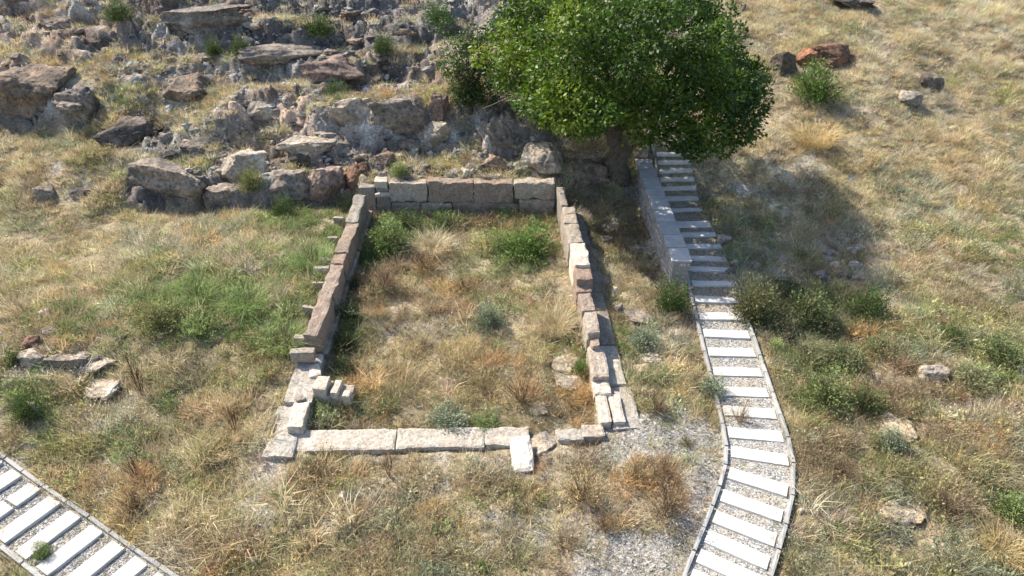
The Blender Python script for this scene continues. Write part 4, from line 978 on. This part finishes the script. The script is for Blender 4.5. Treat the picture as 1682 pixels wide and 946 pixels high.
for k in range(420):                                  # separate clumps over the crown's shell
    d = tg.normal(size=3); d /= np.linalg.norm(d)
    if d[2] < -.42: continue
    rr = tg.uniform(.72, 1.0); r = tg.uniform(.5, .95); q = CC + d * rr * np.array([4.0, 3.6, 2.55])
    if any(np.linalg.norm(q - l[0]) < .78 * (r + l[1][0]) for l in lobes): continue
    lobes.append((CC + d * rr * np.array([4.0, 3.6, 2.55]), np.array([r, r, r * tg.uniform(.55, .8)])))
lobes.append((CC + np.array([0, 0, .1]), np.array([3.0, 2.7, 1.7])))
for k in range(26):                                   # ragged sprays round the outline
    d = tg.normal(size=3); d /= np.linalg.norm(d)
    if d[2] < -.3: continue
    r = tg.uniform(.22, .42); lobes.append((CC + d * tg.uniform(1.02, 1.16) * np.array([4.1, 3.7, 2.7]), np.array([r, r, r * 1.1])))
def px_lobe(px, py, Y, r):
    d = ray(px, py); t = Y / d[1]; return (np.array([0, 0, ZC]) + d * t, np.array([r, r, r * .7]))
for a in [(838, 118, 23.0, .75), (850, 60, 24.2, .8), (872, 20, 24.4, .8), (905, 186, 20.4, .65), (950, 203, 20.3, .65), (880, 165, 20.8, .7), (925, 150, 20.0, .8), (1060, 212, 21.2, .7), (1120, 225, 21.2, .75), (1165, 225, 21.5, .7), (1215, 208, 22.0, .65), (1240, 168, 22.6, .6), (1235, 122, 23.2, .65), (1205, 108, 24.0, .7), (1170, 70, 24.6, .7), (1140, 25, 25, .8), (1190, 175, 21.4, .8), (895, 150, 21.8, .8), (1010, 165, 20.6, .75), (1100, 160, 20.4, .85), (950, 110, 20.6, .9), (1050, 80, 20.0, .9), (1140, 110, 20.8, .9), (985, 45, 20.6, .8), (1085, 20, 20.6, .8)]:
    lobes.append(px_lobe(*a))
for a in [(935, 188, 19.4, .7), (968, 203, 19.3, .55), (905, 168, 19.8, .7), (988, 183, 19.2, .55), (1150, 190, 21.0, .8), (1200, 150, 21.8, .85), (1100, 200, 20.8, .7), (1055, 180, 20.6, .7), (1228, 190, 21.8, .6), (1165, 150, 21.0, .9), (1215, 220, 22.2, .55), (1185, 240, 22.0, .5), (1140, 245, 21.6, .5), (1225, 140, 22.2, .7)]:
    lobes.append(px_lobe(*a))
make_tree('broadleaf_tree', 'large bright green leafy tree shading the top of the stairs', tb, [l[0] for l in lobes if l[0][2] > 4.3][::6], lobes, .34, (-.45, .1, 1.7), (.88, .94, .84), 120, .10, .19, 3)
# darker tree behind it
db, _ = pick(772, 178); db[2] = H(db[0], db[1]); g2 = np.random.default_rng(8); lob2 = []
for px, py, r in [(770, 95, .75), (750, 80, .55), (795, 75, .6), (760, 125, .7), (790, 130, .7), (775, 60, .5), (740, 110, .45), (800, 155, .6), (770, 155, .55), (730, 45, .4), (805, 105, .6)]:
    lob2.append(px_lobe(px, py, db[1] + g2.uniform(-.6, .5), r))
make_tree('broadleaf_tree', 'small dark green tree on the rocks left of the large tree', db, [l[0] for l in lob2[::2]], lob2, .12, (0, .1, .7), (.60, .66, .80), 190, .06, .12, 9)

# ------------------------------------------------------------------ shrubs and single plants
bg = np.random.default_rng(21)
SH = {'bush': [], 'dry': [], 'rosette': [], 'tuft': [], 'stalk': []}
for k in range(3): SH['bush'].append((pmesh('foliage', dome_leaves(bg, 3400, .5, .85, .035, .085, .42, .5, .75)), pmesh('stems', twigs(bg, 16, .42, .75, .022, 4))))
for k in range(3): SH['dry'].append((pmesh('foliage', dome_leaves(bg, 900, .5, .8, .025, .06, .4, .4, .8)), pmesh('stems', twigs(bg, 46, .5, .85, .012, 5))))
for k in range(2):
    n_ = 34; a = bg.uniform(0, 6.28, n_); el = bg.uniform(.15, 1.1, n_); d = np.c_[np.cos(a) * np.cos(el), np.sin(a) * np.cos(el), np.sin(el)]
    ln = bg.uniform(.35, .55, n_); V, Fc = leaves_np(d * .05, d, unit(np.c_[-np.cos(a) * np.sin(el), -np.sin(a) * np.sin(el), np.cos(el)] + bg.normal(0, .2, (n_, 3))), ln, ln * .34)
    SH['rosette'].append(((pmesh('leaves', (V, [Fc], np.repeat(bg.uniform(0, 1, n_), 4)))), pmesh('stems', twigs(bg, 6, .15, .4, .02, 2))))
for k in range(2): SH['tuft'].append((pmesh('blades', blades(bg, 520, .38, .2, .7, .010, .55)), pmesh('stems', twigs(bg, 14, .3, .9, .01, 1))))
for k in range(2):
    SH['stalk'].append((pmesh('seed_heads', join(dome_leaves(bg, 160, .35, .95, .03, .07, .35, .5, .8))), pmesh('stems', twigs(bg, 9, .32, 1.0, .03, 6))))
def plant(style, bbox, color, label, cat='shrub', stem=(.16, .11, .07), group=None, squash=1.0):
    x0, y0, x1, y1 = bbox; p, t = pick((x0 + x1) / 2, y1 - .06 * (y1 - y0)); w = (x1 - x0) / FPX * t; h = (y1 - y0) / FPX * t / .9 * squash
    if style == 'rosette': h = w * .9
    nm = {'bush': 'shrub', 'dry': 'dry_shrub', 'rosette': 'rosette_plant', 'tuft': 'grass_clump', 'stalk': 'dead_stalk'}[style]
    y = p[1] + w * .22; o = empty(nm, (p[0], y, float(H(p[0], y)) - .02)); o.rotation_euler = (0, 0, bg.uniform(0, 6.28)); o.scale = (w * .98, w * .98, max(h * .85, w * .45))
    f, s = SH[style][int(bg.integers(0, len(SH[style])))]
    put({'rosette': 'leaves', 'tuft': 'blades', 'stalk': 'seed_heads'}.get(style, 'foliage'), f, M['leaf'], o, color=color)
    put('stems', s, M['stem'], o, color=stem)
    return tag(o, label, cat, group)
G1, G2, G3, OL, GG, BR, RU, ST, GO = (.125, .20, .05), (.075, .12, .035), (.19, .25, .085), (.20, .22, .08), (.24, .28, .18), (.31, .23, .145), (.45, .28, .13), (.56, .465, .285), (.56, .42, .20)
plant('bush', (1298, 108, 1382, 180), G1, 'round bright green bush below the rust brown boulders', 'bush')
plant('bush', (1262, 552, 1293, 582), (.36, .42, .18), 'small pale yellow green cushion plant at the path edge', 'plant')
plant('bush', (1072, 455, 1138, 520), G2, 'dark green shrub at the foot of the new wall end')
plant('bush', (1146, 610, 1196, 658), GG, 'grey green shrub leaning over the path kerb')
plant('dry', (1114, 712, 1147, 740), OL, 'small round weed alone on the bare gravel', 'plant')
plant('bush', (698, 664, 768, 712), GG, 'grey green shrub at the front of the room floor')
plant('bush', (770, 684, 824, 714), G3, 'yellow green weed against the front threshold', 'plant')
plant('rosette', (698, 835, 752, 885), (.20, .26, .10), 'broad leaved green rosette in the front grass', 'plant')
plant('rosette', (648, 788, 692, 818), (.30, .30, .16), 'pale broad leaved rosette under a dead stalk', 'plant')
plant('rosette', (870, 800, 905, 830), (.18, .22, .08), 'small green rosette in the grass before the leaning slab', 'plant')
plant('rosette', (1440, 905, 1500, 946), (.42, .38, .18), 'yellowing rosette at the lower right edge', 'plant')
plant('rosette', (1378, 520, 1418, 560), (.45, .30, .13), 'withered tan rosette in the weeds right of the path', 'plant')
plant('stalk', (210, 575, 252, 665), BR, 'dark brown dead stalk below the whitish boulder at the left', 'plant', (.12, .07, .04))
plant('stalk', (200, 735, 245, 800), BR, 'tall brown dead plant above the lower left path', 'plant', (.12, .07, .04))
plant('dry', (190, 800, 245, 850), BR, 'low dark brown dead shrub just above the lower left path')
plant('stalk', (365, 655, 405, 720), RU, 'thin brown stalk in golden grass left of the footing', 'plant', (.14, .08, .04))
plant('stalk', (618, 728, 660, 795), BR, 'bare branched stalk in front of the threshold', 'plant', (.2, .13, .08))
plant('dry', (918, 768, 1000, 842), GO, 'golden dry shrub in front of the gravel patch')
plant('dry', (975, 830, 1014, 882), RU, 'spiky orange thistle on the gravel edge', 'plant')
plant('dry', (1060, 745, 1130, 800), (.30, .18, .12), 'reddish brown shrub in the middle of the gravel patch')
plant('dry', (1050, 795, 1145, 870), BR, 'wide brown shrub below the reddish one on the gravel')
plant('bush', (52, 885, 86, 925), G3, 'small green bush growing out of the lower left path', 'plant')
plant('dry', (1196, 652, 1236, 702), GO, 'dry orange weed growing on the path slabs', 'plant')
plant('bush', (596, 355, 672, 425), G3, 'green shrub inside the back left corner of the room')
plant('bush', (635, 350, 690, 385), G2, 'dark green shrub against the back wall')
plant('bush', (828, 365, 915, 430), G1, 'bright green shrub inside the back right corner of the room')
plant('tuft', (680, 362, 742, 425), (.60, .50, .32), 'pale straw plume of grass in the back of the room', 'grass clump', ST)
plant('dry', (668, 405, 728, 455), RU, 'orange dry shrub in front of the straw plume')
plant('dry', (740, 450, 790, 490), RU, 'rusty dry shrub in the centre of the room')
plant('bush', (776, 498, 828, 545), GG, 'grey green shrub just right of the room centre')
plant('dry', (596, 430, 660, 490), BR, 'brown dry shrub along the shaded left wall')
plant('dry', (820, 600, 900, 680), RU, 'rust coloured shrub left of the two flat stones')
plant('bush', (940, 580, 966, 620), G1, 'narrow green weed against the inside of the right wall', 'plant')
plant('tuft', (880, 480, 945, 560), ST, 'straw coloured clump leaning on the right wall', 'grass clump', ST)
plant('tuft', (370, 460, 440, 520), (.22, .31, .10), 'bright green weed clump in the middle of the left meadow')
plant('tuft', (290, 450, 350, 505), (.22, .31, .10), 'green weed clump left of the bright one in the meadow')
plant('tuft', (430, 520, 500, 590), (.26, .33, .12), 'green clump beside the front end of the left wall')
plant('tuft', (480, 380, 545, 450), (.22, .31, .10), 'tall green weeds against the outside of the left wall')
plant('bush', (395, 296, 440, 345), OL, 'olive shrub right of the rounded grey boulder')
plant('bush', (440, 318, 485, 360), G2, 'dark green shrub below the broken grey ledge')
plant('bush', (165, 6, 218, 42), G2, 'green shrub on the top left crag')
plant('bush', (333, 66, 368, 98), G2, 'left of two dark round shrubs under the top crag')
plant('bush', (378, 62, 416, 98), G2, 'right of two dark round shrubs under the top crag')
plant('bush', (608, 80, 652, 112), G2, 'dark round cushion shrub above the reddish ledge')
plant('bush', (490, 14, 550, 60), G2, 'dark shrub at the top beside the dry gully')
plant('bush', (690, 12, 745, 55), (.10, .17, .06), 'light green shrub on the rocks above the dark tree')
plant('bush', (525, 130, 575, 160), G2, 'dark low shrub in the hollow over the whitish cliff')
plant('bush', (730, 140, 795, 182), G2, 'leafy undergrowth below the small dark tree')
plant('bush', (640, 280, 676, 306), G3, 'small green weed on the bank behind the back wall', 'plant')
plant('tuft', (45, 60, 105, 105), GO, 'golden grass clump above the overhanging crag', 'grass clump', ST)
plant('bush', (1395, 470, 1460, 530), G2, 'dark green weed below the stone heap')
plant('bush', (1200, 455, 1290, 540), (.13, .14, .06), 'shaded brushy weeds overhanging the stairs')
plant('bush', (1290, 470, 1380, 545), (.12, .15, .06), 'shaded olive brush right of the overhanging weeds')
plant('bush', (1310, 600, 1400, 680), (.16, .20, .07), 'wide olive green shrub in the field right of the path')
plant('bush', (1395, 620, 1455, 685), (.15, .17, .07), 'olive shrub next to the wide one in the right field')
plant('bush', (1610, 540, 1680, 610), (.16, .20, .08), 'green shrub at the right edge in the middle of the slope')
plant('bush', (1540, 530, 1590, 570), G2, 'small dark green shrub on the bare patch at the right')
plant('bush', (1440, 695, 1490, 750), GG, 'grey green shrub covering the yellowish stone')
plant('dry', (1520, 790, 1600, 860), BR, 'brown shrub right of the flat cream slab')
plant('dry', (1360, 750, 1420, 800), BR, 'brown dry shrub above the flat cream slab')
plant('bush', (1630, 800, 1690, 860), G3, 'green weed at the lower right edge')
plant('tuft', (1620, 860, 1690, 930), GO, 'golden grass clump in the lower right corner', 'grass clump', ST)
plant('bush', (20, 630, 70, 700), G2, 'dark green weed beside the upright pale stone')
plant('bush', (10, 570, 42, 605), G2, 'small dark weed at the end of the left rock cluster', 'plant')
plant('bush', (220, 500, 300, 550), OL, 'olive weed clump right of the left golden grass')
plant('dry', (455, 760, 560, 815), RU, 'orange brown dry shrub below the front left corner')
plant('dry', (1020, 760, 1070, 800), GO, 'low golden weed at the upper edge of the gravel', 'plant')
plant('bush', (780, 915, 808, 946), G1, 'bright green weed at the bottom edge', 'plant')
plant('bush', (1030, 530, 1085, 580), GG, 'grey green weeds below the tilted grey slab')
plant('dry', (1050, 635, 1110, 690), (.22, .17, .12), 'greyish brown dry shrub between the room and the path')
plant('tuft', (1300, 195, 1380, 250), GO, 'golden grass clump below the round green bush', 'grass clump', ST)

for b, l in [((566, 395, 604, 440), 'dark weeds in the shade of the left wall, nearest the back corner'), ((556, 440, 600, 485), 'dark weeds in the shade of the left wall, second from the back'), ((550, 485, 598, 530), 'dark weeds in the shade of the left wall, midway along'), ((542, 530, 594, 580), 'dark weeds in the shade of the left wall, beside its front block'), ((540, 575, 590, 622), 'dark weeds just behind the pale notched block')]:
    plant('bush', b, (.055, .085, .03), l, 'plant', squash=.7)  # weeds coloured extra dark to deepen the left wall's shadow
for b, c, l in [((700, 352, 760, 380), G2, 'low dark shrub at the foot of the back wall middle'), ((775, 350, 830, 378), BR, 'brown dry weeds at the foot of the back wall'), ((560, 345, 604, 385), G2, 'dark weeds filling the back left room corner'), ((800, 380, 850, 420), G3, 'yellow green shrub before the back right corner shrub')]:
    plant('dry' if c == BR else 'bush', b, c, l, 'plant', squash=.8)

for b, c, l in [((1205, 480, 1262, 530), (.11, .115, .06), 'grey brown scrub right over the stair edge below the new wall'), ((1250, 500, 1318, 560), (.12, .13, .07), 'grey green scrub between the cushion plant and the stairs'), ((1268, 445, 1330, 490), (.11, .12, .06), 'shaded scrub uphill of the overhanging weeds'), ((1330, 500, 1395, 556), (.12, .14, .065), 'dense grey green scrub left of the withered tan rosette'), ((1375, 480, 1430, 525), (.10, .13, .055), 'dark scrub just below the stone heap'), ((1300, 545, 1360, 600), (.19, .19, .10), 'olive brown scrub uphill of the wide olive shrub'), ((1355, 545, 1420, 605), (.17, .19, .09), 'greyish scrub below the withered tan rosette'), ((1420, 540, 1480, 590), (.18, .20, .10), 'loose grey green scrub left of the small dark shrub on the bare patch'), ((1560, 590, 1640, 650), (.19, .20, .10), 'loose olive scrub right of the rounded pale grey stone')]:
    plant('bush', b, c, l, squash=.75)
